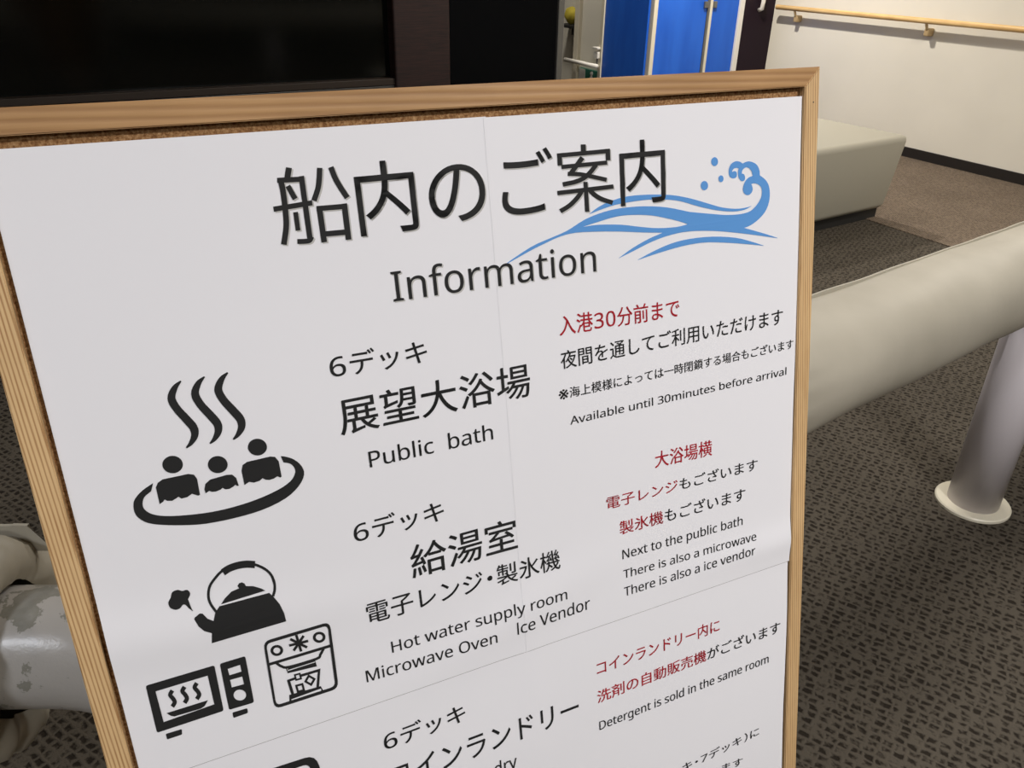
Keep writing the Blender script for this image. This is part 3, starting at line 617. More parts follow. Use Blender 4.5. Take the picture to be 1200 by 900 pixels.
 ('kettle_icon',[[(55.13,302.71),(55.95,301.49),(56.78,300.27),(57.21,299.08),(57.08,297.82),(56.55,296.59),(55.83,295.71),(54.86,295.47),(53.69,295.58),(52.6,295.53),(51.75,295.0),(50.97,294.31),(50.08,293.87),(48.88,293.77),(47.56,293.92),(46.46,294.41),(45.79,295.38),(45.34,296.69),(44.82,297.97),(44.05,299.04),(43.23,300.07),(42.68,301.2),(42.52,302.55),(42.63,303.99),(43.05,305.27),(43.87,306.34),(44.99,307.24),(46.1,307.84),(47.1,308.02),(48.07,307.89),(48.98,307.59),(49.78,307.0),(50.5,306.23),(51.16,305.72),(51.75,305.63),(52.26,305.8),(52.78,306.25),(53.3,307.1),(53.83,308.24),(54.35,309.38),(56.68,312.42),(55.85,309.01)]]),
 ('microwave_icon',[[(17.21,360.45),(17.3,359.69),(17.55,359.15),(17.97,358.82),(18.56,358.72),(61.21,359.08),(61.84,359.2),(62.28,359.54),(62.55,360.1),(62.63,360.89),(62.38,396.43),(62.29,397.24),(62.01,397.83),(61.55,398.18),(60.92,398.3),(18.43,398.42),(17.83,398.31),(17.4,397.97),(17.15,397.4),(17.06,396.61)],[(22.27,365.55),(57.0,365.79),(57.18,390.5),(22.67,391.62)]]),
 ('microwave_icon',[[(31.74,367.64),(31.19,368.31),(30.55,369.03),(29.88,369.98),(29.4,371.43),(29.55,373.06),(30.01,374.29),(30.44,375.21),(30.71,375.95),(30.92,376.72),(31.13,377.45),(31.21,377.89),(31.21,378.07),(31.06,378.35),(30.64,378.88),(30.02,379.55),(29.41,380.27),(31.26,382.89),(31.84,382.21),(32.49,381.49),(33.17,380.61),(33.71,379.4),(33.84,377.98),(33.66,376.76),(33.4,375.77),(33.12,374.82),(32.73,373.75),(32.29,372.81),(32.04,372.21),(32.0,372.13),(32.07,372.04),(32.44,371.56),(33.03,370.89),(33.63,370.16)]]),
 ('microwave_icon',[[(39.85,367.68),(39.3,368.36),(38.65,369.08),(37.97,370.04),(37.5,371.5),(37.66,373.13),(38.13,374.37),(38.56,375.29),(38.84,376.04),(39.06,376.82),(39.27,377.55),(39.35,377.99),(39.35,378.17),(39.21,378.45),(38.78,378.99),(38.16,379.66),(37.55,380.38),(39.43,383.02),(40.01,382.33),(40.66,381.62),(41.35,380.72),(41.89,379.51),(42.02,378.08),(41.83,376.85),(41.56,375.86),(41.28,374.9),(40.88,373.83),(40.43,372.88),(40.17,372.28),(40.13,372.2),(40.2,372.11),(40.57,371.63),(41.17,370.95),(41.76,370.22)]]),
 ('microwave_icon',[[(48.04,367.73),(47.49,368.41),(46.84,369.14),(46.16,370.1),(45.69,371.56),(45.85,373.21),(46.33,374.45),(46.78,375.38),(47.06,376.13),(47.29,376.91),(47.5,377.65),(47.59,378.1),(47.59,378.27),(47.44,378.56),(47.01,379.09),(46.39,379.77),(45.77,380.5),(47.68,383.15),(48.27,382.46),(48.93,381.74),(49.62,380.84),(50.16,379.62),(50.28,378.18),(50.09,376.95),(49.81,375.95),(49.52,374.99),(49.11,373.91),(48.65,372.96),(48.39,372.35),(48.35,372.27),(48.42,372.18),(48.79,371.69),(49.39,371.02),(49.99,370.28)]]),
 ('microwave_icon',[[(25.74,385.27),(53.68,385.52),(50.74,389.42),(47.86,390.52),(30.25,389.9),(28.28,388.72)]]),
 ('microwave_icon',[[(66.35,360.99),(66.45,360.2),(66.72,359.64),(67.18,359.31),(67.81,359.2),(82.5,359.23),(83.14,359.34),(83.6,359.68),(83.87,360.25),(83.96,361.05),(83.72,397.71),(83.62,398.54),(83.33,399.12),(82.86,399.46),(82.21,399.55),(67.54,399.08),(66.9,398.94),(66.45,398.58),(66.18,397.98),(66.09,397.16)],[(70.73,365.44),(79.45,365.18),(79.56,371.0),(71.0,370.94)],[(70.78,374.96),(79.32,375.22),(79.45,381.88),(70.91,381.4)],[(79.43,391.37),(78.99,392.68),(78.18,393.69),(77.08,394.31),(75.8,394.48),(74.46,394.18),(73.19,393.44),(72.13,392.34),(71.37,390.99),(70.98,389.51),(71.01,388.05),(71.45,386.76),(72.25,385.75),(73.34,385.14),(74.61,384.96),(75.95,385.25),(77.21,385.98),(78.28,387.07),(79.05,388.42),(79.45,389.91)]]),
 ('microwave_icon',[[(22.25,402.66),(22.31,402.18),(22.47,401.84),(22.73,401.65),(23.09,401.59),(32.05,401.87),(32.41,401.95),(32.65,402.16),(32.77,402.5),(32.77,402.97),(32.49,405.33),(32.38,405.8),(32.18,406.14),(31.9,406.34),(31.52,406.41),(23.05,406.45),(22.69,406.38),(22.43,406.17),(22.28,405.83),(22.23,405.35)]]),
 ('microwave_icon',[[(67.86,403.19),(67.92,402.7),(68.09,402.35),(68.37,402.15),(68.76,402.1),(77.48,402.44),(77.87,402.52),(78.13,402.75),(78.28,403.1),(78.31,403.6),(78.21,405.51),(78.13,406.01),(77.95,406.36),(77.66,406.58),(77.26,406.66),(68.72,406.84),(68.33,406.78),(68.06,406.57),(67.89,406.22),(67.84,405.73)]]),
 ('ice_maker_icon',[[(97.77,357.84),(98.14,355.13),(99.12,353.21),(100.73,352.06),(102.97,351.68),(141.43,351.86),(143.76,352.27),(145.42,353.46),(146.39,355.45),(146.67,358.24),(145.67,404.76),(145.27,407.67),(144.19,409.75),(142.44,410.98),(140.03,411.37),(102.06,410.98),(99.78,410.54),(98.17,409.3),(97.23,407.26),(96.96,404.41)],[(99.53,358.51),(99.77,356.76),(100.41,355.5),(101.46,354.75),(102.91,354.51),(141.29,354.59),(142.8,354.85),(143.86,355.62),(144.48,356.91),(144.64,358.71),(143.33,404.23),(143.05,406.11),(142.35,407.44),(141.22,408.24),(139.66,408.49),(101.95,408.13),(100.48,407.85),(99.44,407.05),(98.83,405.73),(98.66,403.88)]]),
 ('ice_maker_icon',[[(98.93,373.43),(144.82,374.01),(144.55,371.51),(98.73,371.0)]]),
 ('ice_maker_icon',[[(109.22,390.28),(110.79,406.49),(112.82,406.53),(111.22,390.3)]]),
 ('ice_maker_icon',[[(109.77,391.9),(115.47,391.76),(115.21,389.65),(109.52,389.79)]]),
 ('ice_maker_icon',[[(119.64,391.13),(132.16,391.47),(129.06,404.91),(130.93,405.84),(134.51,389.2),(119.43,388.82)]]),
 ('ice_maker_icon',[[(109.94,409.6),(109.86,407.29),(132.51,406.45),(132.37,409.69),(134.11,409.55),(132.51,404.28),(108.94,403.04),(108.23,409.11)]]),
 ('ice_maker_icon',[[(110.79,381.79),(131.55,381.88),(131.48,382.6),(110.79,382.61),(111.53,380.6),(109.98,380.37),(110.74,384.5),(132.24,386.45),(131.56,379.96),(110.61,379.89)]]),
 ('ice_maker_icon',[[(103.3,373.47),(104.07,374.57),(104.83,375.72),(105.73,376.91),(106.75,377.93),(107.59,378.74),(108.5,379.57),(110.01,380.27),(112.53,380.74),(116.96,381.07),(122.84,381.29),(128.69,381.35),(133.04,381.19),(135.29,380.74),(136.41,379.79),(136.67,378.82),(136.97,378.21),(137.73,377.34),(138.52,376.27),(139.28,375.19),(140.04,374.14),(138.52,372.5),(137.75,373.56),(137.0,374.63),(136.26,375.63),(135.43,376.6),(134.9,377.66),(134.83,378.23),(134.51,378.52),(132.64,378.89),(128.42,379.04),(122.62,379.0),(116.8,378.79),(112.47,378.47),(110.2,378.05),(109.18,377.58),(108.61,377.02),(107.79,376.22),(106.89,375.34),(106.16,374.36),(105.41,373.24),(104.62,372.11)]]),
 ('ice_maker_icon',[[(115.23,362.77),(129.12,363.82),(129.0,361.56),(115.13,360.53)]]),
 ('ice_maker_icon',[[(116.13,357.28),(126.98,368.74),(128.12,367.12),(117.25,355.67)]]),
 ('ice_maker_icon',[[(120.43,354.62),(121.9,369.77),(123.76,369.78),(122.27,354.62)]]),
 ('ice_maker_icon',[[(125.78,356.32),(117.02,366.29),(118.38,368.02),(127.16,358.04)]]),
 ('ice_maker_icon',[[(110.39,364.19),(110.05,365.34),(109.44,366.3),(108.6,367.01),(107.58,367.41),(106.46,367.49),(105.31,367.24),(104.21,366.67),(103.23,365.82),(102.45,364.76),(101.92,363.55),(101.66,362.28),(101.7,361.04),(102.04,359.9),(102.65,358.95),(103.48,358.24),(104.49,357.83),(105.61,357.75),(106.75,357.99),(107.85,358.55),(108.83,359.39),(109.62,360.45),(110.16,361.66),(110.43,362.93)],[(108.43,363.48),(108.25,364.09),(107.92,364.61),(107.45,364.99),(106.89,365.2),(106.27,365.24),(105.64,365.1),(105.03,364.79),(104.5,364.33),(104.06,363.75),(103.76,363.1),(103.62,362.41),(103.64,361.74),(103.82,361.13),(104.16,360.61),(104.62,360.24),(105.17,360.02),(105.79,359.98),(106.42,360.12),(107.03,360.43),(107.57,360.89),(108.0,361.46),(108.3,362.11),(108.45,362.8)]]),
 ('ice_maker_icon',[[(141.92,364.09),(141.59,365.26),(140.97,366.24),(140.11,366.96),(139.05,367.38),(137.88,367.46),(136.68,367.2),(135.53,366.62),(134.5,365.75),(133.68,364.67),(133.1,363.44),(132.82,362.14),(132.84,360.87),(133.17,359.71),(133.79,358.74),(134.65,358.02),(135.69,357.6),(136.85,357.52),(138.04,357.77),(139.2,358.34),(140.23,359.19),(141.06,360.27),(141.65,361.51),(141.94,362.81)],[(139.88,363.36),(139.7,363.99),(139.36,364.51),(138.88,364.9),(138.3,365.12),(137.66,365.16),(137.0,365.01),(136.36,364.7),(135.79,364.23),(135.33,363.64),(135.01,362.97),(134.85,362.28),(134.86,361.59),(135.04,360.96),(135.38,360.44),(135.86,360.06),(136.43,359.84),(137.07,359.8),(137.73,359.94),(138.37,360.25),(138.94,360.72),(139.4,361.3),(139.72,361.97),(139.88,362.67)]]),
 ('ice_maker_icon',[[(120.03,393.28),(115.16,392.97),(114.76,387.0),(119.61,387.28)],[(118.71,391.7),(116.28,391.55),(116.07,388.56),(118.5,388.7)]]),
 ('ice_maker_icon',[[(120.78,404.05),(114.78,403.63),(114.28,396.22),(120.26,396.61)],[(119.15,402.08),(116.15,401.88),(115.9,398.17),(118.89,398.36)]]),
 ('ice_maker_icon',[[(125.89,401.81),(121.08,396.07),(125.1,390.92),(129.94,396.63)],[(125.69,399.08),(123.28,396.21),(125.3,393.63),(127.71,396.49)]]),
 ('washer_icon',[[(56.01,470.88),(56.46,466.11),(57.95,462.77),(60.48,460.83),(64.06,460.28),(111.46,462.09),(115.36,462.94),(118.31,465.18),(120.3,468.82),(121.34,473.86),(129.97,564.08),(129.92,569.59),(128.55,573.5),(125.88,575.79),(121.9,576.45),(65.85,574.58),(62.07,573.7),(59.36,571.34),(57.71,567.53),(57.12,562.27)],[(63.34,472.88),(63.58,470.48),(64.35,468.78),(65.63,467.79),(67.44,467.49),(109.63,468.52),(111.58,468.93),(113.05,470.03),(114.05,471.84),(114.58,474.35),(123.26,561.24),(123.24,563.98),(122.58,565.92),(121.26,567.06),(119.29,567.39),(68.24,565.8),(66.35,565.37),(65.0,564.2),(64.18,562.3),(63.89,559.67)]]),
 ('heading_glyph_a',[[(165.33,22.61),(163.24,29.18),(166.82,30.08),(168.92,23.48)]]),
 ('heading_glyph_a',[[(158.85,29.26),(158.97,31.03),(159.1,32.71),(159.23,34.4),(159.32,36.23),(159.35,38.35),(159.32,40.96),(159.23,43.98),(159.1,47.13),(158.95,50.11),(158.79,52.66),(158.64,54.6),(158.49,56.12),(158.32,57.41),(158.09,58.73),(157.75,60.31),(157.28,62.16),(156.69,64.16),(156.04,66.27),(155.36,68.43),(154.71,70.55),(158.2,71.51),(158.85,69.4),(159.52,67.24),(160.19,65.09),(160.8,62.98),(161.3,61.0),(161.67,59.29),(161.93,57.81),(162.12,56.36),(162.27,54.74),(162.42,52.73),(162.58,50.14),(162.73,47.1),(162.86,43.91),(162.94,40.83),(162.97,38.14),(162.93,35.91),(162.83,33.97),(162.7,32.22),(162.56,30.54),(162.43,28.8)]]),
 ('heading_glyph_a',[[(158.4,31.9),(175.64,32.58),(175.96,29.3),(158.74,28.65)]]),
 ('heading_glyph_a',[[(172.36,29.01),(172.05,68.88),(175.64,68.81),(175.87,28.83)]]),
 ('heading_glyph_a',[[(173.79,67.17),(173.45,67.71),(173.14,68.25),(172.92,68.64),(172.78,68.83),(172.73,68.87),(172.61,68.9),(172.31,68.94),(171.82,68.95),(171.17,68.92),(170.41,68.89),(169.58,68.85),(168.65,68.78),(167.65,68.68),(166.62,68.57),(165.62,68.47),(165.2,71.71),(166.2,71.81),(167.22,71.92),(168.25,72.02),(169.26,72.11),(170.16,72.16),(170.95,72.19),(171.69,72.22),(172.47,72.2),(173.32,72.08),(174.23,71.74),(175.05,71.13),(175.62,70.44),(176.0,69.82),(176.27,69.32),(176.56,68.88)]]),
 ('heading_glyph_a',[[(153.51,49.59),(178.76,48.02),(178.68,44.68),(153.47,46.31)]]),
 ('heading_glyph_a',[[(163.12,34.93),(166.54,43.56),(169.69,42.22),(166.24,33.59)]]),
 ('heading_glyph_a',[[(165.54,51.23),(165.36,63.15),(168.46,63.08),(168.63,51.13)]]),
 ('heading_glyph_a',[[(184.95,24.59),(184.72,25.84),(184.5,27.09),(184.27,28.33),(184.03,29.55),(183.76,30.79),(183.48,32.03),(183.2,33.24),(182.9,34.43),(182.54,35.64),(182.09,36.91),(181.51,38.28),(180.8,39.75),(180.02,41.3),(179.21,42.88),(178.42,44.45),(181.63,45.87),(182.4,44.31),(183.21,42.74),(184.02,41.14),(184.78,39.56),(185.43,38.01),(185.95,36.55),(186.36,35.17),(186.69,33.87),(186.98,32.61),(187.26,31.35),(187.54,30.06),(187.79,28.78),(188.02,27.51),(188.24,26.26),(188.47,25.02)]]),
 ('heading_glyph_a',[[(192.22,25.38),(192.58,26.8),(192.93,28.24),(193.29,29.7),(193.68,31.15),(194.12,32.57),(194.59,33.89),(195.08,35.13),(195.6,36.34),(196.16,37.56),(196.77,38.86),(197.45,40.27),(198.2,41.74),(198.99,43.25),(199.77,44.75),(200.54,46.24),(203.86,44.58),(203.08,43.08),(202.28,41.57),(201.5,40.09),(200.77,38.66),(200.1,37.3),(199.51,36.04),(198.97,34.86),(198.48,33.73),(198.02,32.59),(197.59,31.38),(197.18,30.08),(196.81,28.72),(196.45,27.29),(196.1,25.84),(195.73,24.41)]]),
 ('heading_glyph_a',[[(180.97,49.04),(180.96,72.74),(184.76,72.66),(184.73,48.91)]]),
 ('heading_glyph_a',[[(180.81,52.09),(201.22,52.56),(201.39,49.14),(181.01,48.72)]]),
 ('heading_glyph_a',[[(197.71,48.99),(197.38,72.91),(201.27,72.91),(201.55,48.93)]]),
 ('heading_glyph_a',[[(183.15,69.1),(198.54,69.52),(198.7,65.9),(183.34,65.52)]]),
 ('heading_glyph_b',[[(381.26,24.04),(381.09,30.11),(385.34,30.35),(385.5,24.26)]]),
 ('heading_glyph_b',[[(360.98,32.09),(406.22,32.1),(406.01,28.9),(360.86,28.97)]]),
 ('heading_glyph_b',[[(361.0,29.36),(361.04,37.68),(364.86,37.8),(364.81,29.45)]]),
 ('heading_glyph_b',[[(402.26,28.83),(402.3,37.21),(406.33,37.39),(406.27,28.98)]]),
 ('heading_glyph_b',[[(364.03,40.4),(403.47,40.38),(403.26,37.3),(363.88,37.39)]]),
 ('heading_glyph_b',[[(380.59,32.38),(369.16,43.92),(372.29,46.24),(383.77,34.68)]]),
 ('heading_glyph_b',[[(368.94,45.72),(371.05,45.95),(373.14,46.16),(375.22,46.38),(377.27,46.64),(379.33,46.98),(381.42,47.41),(383.56,47.93),(385.74,48.51),(387.96,49.12),(390.22,49.74),(392.51,50.35),(394.82,51.0),(397.15,51.65),(399.51,52.32),(401.87,52.98),(402.81,50.03),(400.46,49.37),(398.11,48.71),(395.76,48.06),(393.43,47.41),(391.14,46.8),(388.88,46.19),(386.64,45.58),(384.41,45.0),(382.16,44.46),(379.92,43.99),(377.69,43.63),(375.51,43.36),(373.39,43.14),(371.3,42.94),(369.22,42.71)]]),
 ('heading_glyph_b',[[(392.21,38.58),(391.11,39.62),(390.02,40.67),(388.94,41.69),(387.89,42.65),(386.85,43.52),(385.84,44.33),(384.89,45.06),(383.97,45.71),(383.01,46.28),(381.91,46.82),(380.67,47.32),(379.32,47.78),(377.86,48.2),(376.28,48.57),(374.59,48.9),(372.74,49.17),(370.7,49.37),(368.53,49.54),(366.31,49.71),(364.13,49.89),(364.69,53.21),(366.85,53.04),(369.06,52.88),(371.3,52.7),(373.48,52.49),(375.54,52.2),(377.42,51.83),(379.18,51.42),(380.84,50.95),(382.4,50.42),(383.89,49.82),(385.25,49.15),(386.47,48.42),(387.57,47.66),(388.61,46.86),(389.68,46.01),(390.81,45.06),(391.94,44.03),(393.05,42.97),(394.15,41.92),(395.24,40.9)]]),
 ('heading_glyph_b',[[(359.53,58.93),(408.28,58.66),(407.97,55.37),(359.31,55.74)]]),
 ('heading_glyph_b',[[(381.97,51.26),(382.3,73.51),(385.95,73.7),(385.57,51.4)]]),
 ('heading_glyph_b',[[(378.62,56.9),(377.83,57.78),(377.08,58.65),(376.35,59.49),(375.57,60.3),(374.65,61.15),(373.54,62.08),(372.31,63.06),(371.0,64.04),(369.64,64.97),(368.25,65.81),(366.8,66.55),(365.23,67.24),(363.57,67.91),(361.85,68.59),(360.16,69.29),(361.99,72.38),(363.66,71.69),(365.36,71.02),(367.1,70.32),(368.83,69.56),(370.5,68.7),(372.09,67.75),(373.6,66.72),(375.02,65.66),(376.34,64.62),(377.53,63.61),(378.59,62.64),(379.5,61.69),(380.29,60.79),(381.03,59.93),(381.8,59.07)]]),
 ('heading_glyph_b',[[(385.71,59.0),(386.58,59.82),(387.45,60.66),(388.36,61.54),(389.36,62.43),(390.46,63.29),(391.58,64.1),(392.74,64.86),(393.97,65.62),(395.32,66.36),(396.84,67.11),(398.56,67.86),(400.42,68.6),(402.36,69.32),(404.29,70.03),(406.18,70.74),(407.58,67.56),(405.67,66.85),(403.72,66.14),(401.84,65.45),(400.1,64.77),(398.56,64.1),(397.24,63.45),(396.06,62.81),(394.98,62.16),(393.97,61.48),(392.98,60.78),(392.06,60.06),(391.21,59.3),(390.35,58.49),(389.47,57.64),(388.57,56.79)]]),
 ('wave_emblem',[[(385.59,75.62),(388.34,74.05),(391.1,72.48),(394.26,71.03),(398.02,69.69),(402.19,68.47),(406.6,67.44),(411.11,66.6),(415.87,65.95),(421.1,65.57),(426.97,65.52),(433.33,65.75),(439.98,66.17),(447.08,66.77),(454.48,67.58),(461.46,68.58),(467.6,69.79),(473.3,71.19),(479.05,72.79),(485.17,74.7),(491.34,76.8),(497.06,78.75),(501.98,80.44),(506.42,81.96),(510.89,83.27),(515.73,84.36),(520.6,85.22),(524.97,85.83),(528.56,86.12),(531.63,86.15),(534.49,86.06),(537.18,85.84),(539.67,85.49),(542.16,85.15),(541.68,85.29),(539.46,86.12),(537.25,86.95),(534.51,87.56),(531.06,87.91),(527.1,88.03),(522.63,87.83),(517.57,87.26),(512.02,86.36),(506.25,85.2),(500.27,83.74),(494.09,82.03),(487.96,80.2),(481.8,78.16),(475.7,76.01),(470.14,74.25),(465.59,73.13),(461.55,72.37),(457.04,71.71),(451.6,71.02),(445.71,70.42),(439.87,70.02),(434.14,69.89),(428.44,69.95),(423.01,70.11),(417.92,70.33),(413.08,70.64),(408.49,71.09),(404.13,71.73),(400.0,72.5),(396.17,73.29),(392.72,74.03),(389.55,74.78),(386.4,75.53)]]),
 ('wave_emblem',[[(534.21,102.67),(536.31,102.31),(538.4,101.95),(540.72,101.3),(543.43,100.22),(546.36,98.84),(549.16,97.26),(551.79,95.48),(554.28,93.49),(556.39,91.35),(558.01,89.04),(559.25,86.6),(560.15,84.12),(560.72,81.61),(560.96,79.07),(560.96,76.62),(560.74,74.26),(560.29,71.99),(559.57,69.91),(558.56,68.06),(557.28,66.41),(555.81,64.89),(554.09,63.55),(552.19,62.35),(550.29,61.16),(549.91,60.48),(549.89,59.33),(549.87,58.18),(549.6,56.94),(549.0,55.49),(548.16,53.95),(547.13,52.6),(545.87,51.54),(544.42,50.68),(542.91,49.96),(541.32,49.37),(539.66,48.92),(538.15,48.67),(536.85,48.68),(535.69,48.87),(534.62,49.12),(533.66,49.38),(532.79,49.69),(531.93,49.99),(531.69,49.79),(530.75,49.22),(529.81,48.65),(528.74,48.2),(527.47,47.85),(526.06,47.61),(524.66,47.6),(523.24,47.88),(521.83,48.4),(520.61,49.08),(519.65,49.92),(518.88,50.93),(518.31,52.05),(517.93,53.34),(517.75,54.75),(517.75,56.08),(517.95,57.29),(518.34,58.41),(518.93,59.36),(519.77,60.09),(520.81,60.63),(521.85,60.98),(522.87,61.11),(523.9,61.04),(524.77,60.78),(525.45,60.27),(525.98,59.57),(526.27,58.81),(526.28,57.96),(526.06,57.05),(525.67,56.3),(525.07,55.77),(524.31,55.4),(523.56,55.21),(522.86,55.27),(522.16,55.51),(521.46,55.76),(521.23,55.01),(521.76,54.41),(522.29,53.8),(522.96,53.34),(523.87,53.08),(524.91,52.96),(525.87,52.95),(526.63,53.08),(527.31,53.33),(527.98,53.58),(527.52,54.63),(527.43,55.35),(527.34,56.07),(527.31,56.89),(527.34,57.91),(527.44,59.03),(527.69,60.12),(528.15,61.18),(528.77,62.2),(529.48,63.03),(530.31,63.62),(531.23,64.02),(532.09,64.18),(532.9,64.05),(533.65,63.69),(534.21,63.17),(534.51,62.45),(534.61,61.57),(534.53,60.71),(534.23,59.89),(533.76,59.1),(533.2,58.49),(532.58,58.19),(531.89,58.07),(531.19,57.95),(531.3,57.23),(531.32,56.79),(531.35,56.35),(531.52,55.88),(531.92,55.31),(532.48,54.71),(533.15,54.19),(533.96,53.77),(534.89,53.44),(535.85,53.32),(536.84,53.47),(537.86,53.85),(538.82,54.39),(539.71,55.1),(540.54,55.99),(541.24,56.97),(541.74,58.07),(542.11,59.28),(542.49,60.48),(541.9,60.89),(540.71,61.09),(539.52,61.28),(538.34,61.69),(537.1,62.41),(535.87,63.35),(534.81,64.42),(533.98,65.66),(533.32,67.04),(532.85,68.39),(532.52,69.66),(532.38,70.9),(532.54,72.06),(533.09,73.2),(533.96,74.26),(534.95,75.08),(536.08,75.6),(537.34,75.88),(538.54,75.89),(539.64,75.58),(540.68,75.0),(541.51,74.31),(542.1,73.5),(542.48,72.57),(542.66,71.62),(542.6,70.62),(542.33,69.61),(542.02,68.77),(541.72,68.22),(541.38,67.85),(541.04,67.48),(541.4,67.23),(542.15,67.07),(542.9,66.92),(543.79,66.89),(544.91,67.01),(546.17,67.26),(547.4,67.68),(548.63,68.33),(549.83,69.15),(550.82,70.04),(551.53,70.92),(552.03,71.86),(552.34,72.99),(552.48,74.44),(552.45,76.09),(552.19,77.67),(551.71,79.05),(551.01,80.36),(550.08,81.7),(548.89,83.15),(547.47,84.64),(545.92,86.0),(544.28,87.22),(542.51,88.33),(540.53,89.22),(538.31,89.85),(535.9,90.27),(533.35,90.55),(530.78,90.7),(528.09,90.71),(525.01,90.61),(521.33,90.4),(517.28,90.08),(513.24,89.64),(509.35,89.06),(505.48,88.37),(501.63,87.68),(478.92,83.64),(471.51,81.56),(464.17,79.5),(456.91,77.76),(449.7,76.45),(442.56,75.44),(435.48,74.69),(428.3,74.2),(421.17,73.96),(414.55,73.96),(408.74,74.19),(403.4,74.65),(398.09,75.38),(392.65,76.36),(387.22,77.6),(381.81,79.17),(376.38,81.31),(370.97,83.78),(365.59,85.95),(360.28,87.52),(355.01,88.8),(349.77,90.1),(344.88,91.31),(340.01,92.55),(334.17,94.53),(326.69,97.72),(318.26,101.63),(309.89,105.52),(310.82,105.47),(318.91,102.51),(327.07,99.53),(333.98,97.06),(338.67,95.48),(342.07,94.43),(345.7,93.37),(350.14,92.01),(354.82,90.64),(359.5,89.54),(363.89,88.81),(368.28,88.36),(373.34,88.21),(379.52,88.45),(386.4,88.99),(393.34,89.63),(400.11,90.32),(406.94,91.1),(413.82,91.97),(420.92,92.99),(428.08,94.09),(434.84,95.09),(440.87,95.88),(446.46,96.56),(452.1,97.25),(450.99,97.67),(447.1,98.56),(443.21,99.45),(438.97,100.62),(434.08,102.2),(428.84,104.05),(423.81,106.02),(419.23,108.09),(414.84,110.28),(410.47,112.46),(411.31,112.39),(416.05,110.99),(420.8,109.58),(425.87,108.08),(431.44,106.35),(437.32,104.53),(443.24,102.94),(449.07,101.68),(454.94,100.66),(460.84,99.9),(466.6,99.38),(472.4,99.13),(478.73,99.2),(485.95,99.65),(493.74,100.44),(501.6,101.43),(509.37,102.65),(517.21,104.09),(525.14,105.63),(533.28,107.27),(541.51,109.02),(549.42,110.73),(556.71,112.36),(563.66,113.95),(570.67,115.55),(569.39,114.82),(564.33,112.97),(559.3,111.14),(554.31,109.37),(549.01,107.56),(543.75,105.81),(539.55,104.41),(537.08,103.6),(535.65,103.13),(534.21,102.67)],[(379.92,84.47),(384.4,83.71),(388.91,82.95),(393.71,82.19),(399.06,81.35),(404.72,80.51),(410.17,79.96),(415.08,79.81),(419.78,79.94),(424.73,80.28),(430.26,80.79),(436.05,81.51),(441.65,82.43),(446.96,83.62),(452.06,85.03),(456.72,86.36),(460.76,87.53),(464.33,88.63),(467.67,89.72),(470.79,90.84),(473.66,91.95),(476.55,93.07),(476.1,93.39),(472.78,93.73),(469.46,94.07),(465.38,94.21),(460.01,94.06),(453.9,93.71),(447.84,93.15),(442.09,92.31),(436.39,91.25),(430.73,90.15),(425.28,88.99),(419.87,87.78),(414.03,86.7),(407.17,85.77),(399.9,84.97),(393.6,84.43),(388.96,84.28),(385.23,84.38),(381.51,84.48)]]),
 ('wave_emblem',[[(427.73,116.13),(432.72,114.43),(437.73,112.73),(443.01,111.12),(448.72,109.54),(454.7,108.05),(460.7,106.85),(466.49,106.05),(472.3,105.54),(478.66,105.3),(485.9,105.29),(493.71,105.55),(501.59,106.12),(509.63,107.08),(517.76,108.37),(525.17,109.83),(531.45,111.47),(536.98,113.29),(542.14,115.1),(546.93,116.82),(551.34,118.52),(555.78,120.23),(555.03,120.14),(549.06,118.95),(543.13,117.77),(537.3,116.64),(531.87,115.62),(526.53,114.66),(520.43,113.65),(512.87,112.43),(504.6,111.18),(496.94,110.27),(490.44,109.87),(484.5,109.8),(478.6,109.94),(472.57,110.27),(466.57,110.81),(460.61,111.45),(454.55,112.2),(448.53,113.03),(442.94,113.86),(438.02,114.62),(433.51,115.37),(429.01,116.11)]]),
 ('wave_emblem',[[(507.05,46.47),(506.88,47.53),(506.39,48.46),(505.64,49.17),(504.69,49.59),(503.63,49.68),(502.58,49.42),(501.63,48.85),(500.88,48.02),(500.4,47.01),(500.24,45.92),(500.41,44.86),(500.89,43.94),(501.64,43.23),(502.59,42.81),(503.64,42.72),(504.69,42.97),(505.64,43.54),(506.39,44.37),(506.88,45.38)]]),
 ('wave_emblem',[[(512.57,60.44),(512.45,61.27),(512.09,61.99),(511.53,62.55),(510.82,62.87),(510.04,62.94),(509.26,62.73),(508.55,62.28),(507.99,61.63),(507.63,60.84),(507.51,59.99),(507.63,59.16),(507.99,58.44),(508.55,57.89),(509.25,57.56),(510.03,57.5),(510.81,57.7),(511.52,58.14),(512.08,58.79),(512.44,59.58)]]),
 ('wave_emblem',[[(497.12,64.48),(496.94,65.61),(496.42,66.6),(495.61,67.34),(494.6,67.77),(493.48,67.85),(492.36,67.57),(491.36,66.95),(490.56,66.05),(490.06,64.98),(489.89,63.82),(490.07,62.7),(490.59,61.72),(491.39,60.98),(492.4,60.55),(493.52,60.46),(494.63,60.74),(495.64,61.36),(496.44,62.25),(496.95,63.32)]]),
]

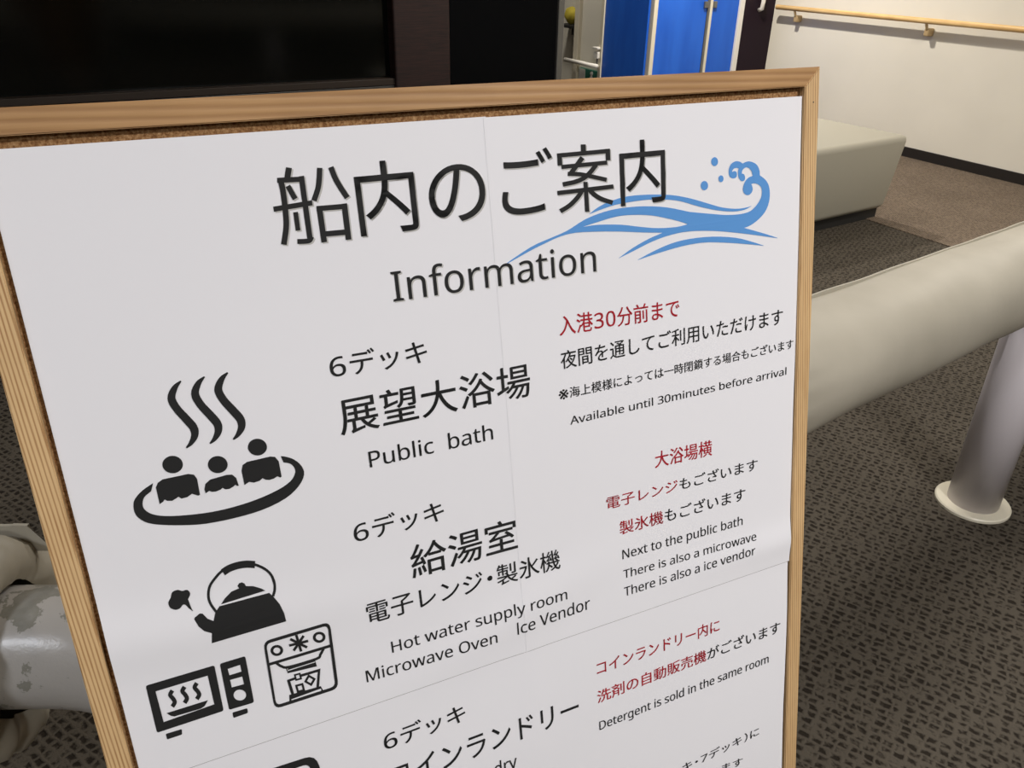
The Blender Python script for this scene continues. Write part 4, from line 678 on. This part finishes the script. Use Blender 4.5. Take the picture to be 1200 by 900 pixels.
groups = {}
for name, loops in SHAPES: groups.setdefault(name, []).append(loops)
for name, items in groups.items():
    V = []; F = []
    for loops in items:
        pts = [[Vector((x, y, 0)) for x, y in lp] for lp in loops]
        tri = tessellate_polygon(pts); k0 = len(V)
        for lp in pts:
            for p_ in lp:
                u, v = p_.x/1000, p_.y/1000
                V.append(L(u, v, hh(u, v)+(0.00030 if name == 'wave_emblem' else 0.00036)))
        for t_ in tri: F.append(tuple(k0+j for j in t_))
    if name.startswith('heading_glyph'):
        sv = [v_+Vector((0.0009, -0.0009, -0.00014)) for v_ in V]
        obj('text_shadow', (sv, F), M['shade'], poster); o = obj('printed_heading', (V, F), M['ink'], poster); continue
    o = obj(name, (V, F), M['blueink'] if name == 'wave_emblem' else M['ink'], poster)
    if name == 'wave_emblem': o['label'] = 'blue breaking wave with three drops'
# ================================================================ small things in the corridor
q0 = Vector((0.585, 0, 0))
t = thing('corridor_rail', 'short white rail on the cream corridor wall beside the blue panel', 'rail', mw=MC)
bm = bmesh.new(); sweep(bm, [(0.58, -0.05, 0.405), (1.06, -0.05, 0.405)], 0.016, 14); obj('rail', bm, M['whitep'], t, True)
for x in (0.62, 1.0):
    bm = bmesh.new(); sweep(bm, [(x, 0.02, 0.39), (x, -0.05, 0.40)], 0.010, 10); obj('bracket', bm, M['whitep'], t, True)
t = thing('guide_sign', 'small green and white sign plate under the white corridor rail', 'sign', mw=MC)
obj('plate', nbox(0.60, 0.90, -0.012, 0.018, 0.26, 0.36, 0.004), M['teal'], t)
bm = bmesh.new(); box(bm, 0.80, 0.89, -0.015, -0.011, 0.265, 0.355)
obj('white_field', bm, M['whitep'], t)
bm = bmesh.new(); bmesh.ops.create_icosphere(bm, subdivisions=2, radius=0.016, matrix=Matrix.Translation((0.70, -0.014, 0.335)))
sweep(bm, [(0.70, -0.014, 0.32), (0.715, -0.014, 0.295), (0.74, -0.014, 0.27)], 0.009, 8); sweep(bm, [(0.70, -0.014, 0.31), (0.68, -0.014, 0.29)], 0.006, 8)
obj('pictogram', bm, M['whitep'], t)
t = thing('wall_bracket', 'small white bracket standing on the end of the corridor rail', 'bracket', mw=MC)
bm = nbox(0.585, 0.645, -0.05, 0.018, 0.46, 0.51, 0.006); obj('holder', bm, M['whitep'], t)
bm = bmesh.new(); sweep(bm, [(0.61, -0.03, 0.415), (0.61, -0.03, 0.46)], 0.010, 10); obj('stem', bm, M['steel'], t)
bm = nbox(0.58, 0.65, -0.06, 0.018, 0.53, 0.545, 0.003); obj('cap', bm, M['whitep'], t)
# yellow bundle on a black wall shelf, far down the corridor
sh = MC @ Vector((1.25, 0.0, 0))
t = thing('wall_shelf', 'small black wall shelf far down the corridor', 'shelf', mw=MC)
obj('board', nbox(1.22, 1.48, 0.115, 0.25, 0.625, 0.65, 0.004), M['dark'], t)
obj('bracket', nbox(1.30, 1.32, 0.17, 0.25, 0.57, 0.625), M['dark'], t)
bm = bmesh.new(); bmesh.ops.create_icosphere(bm, subdivisions=3, radius=1.0)
for v_ in bm.verts:
    v_.co *= 1+0.2*noise.noise(v_.co*2)
    v_.co = Vector((1.35+v_.co.x*0.09, 0.185+v_.co.y*0.052, 0.722+v_.co.z*0.068))
o = obj('cloth_bundle', bm, M['yellow'], None, True, mw=MC); tag(o, 'yellow folded cloth bundle on the black corridor shelf', 'cloth')
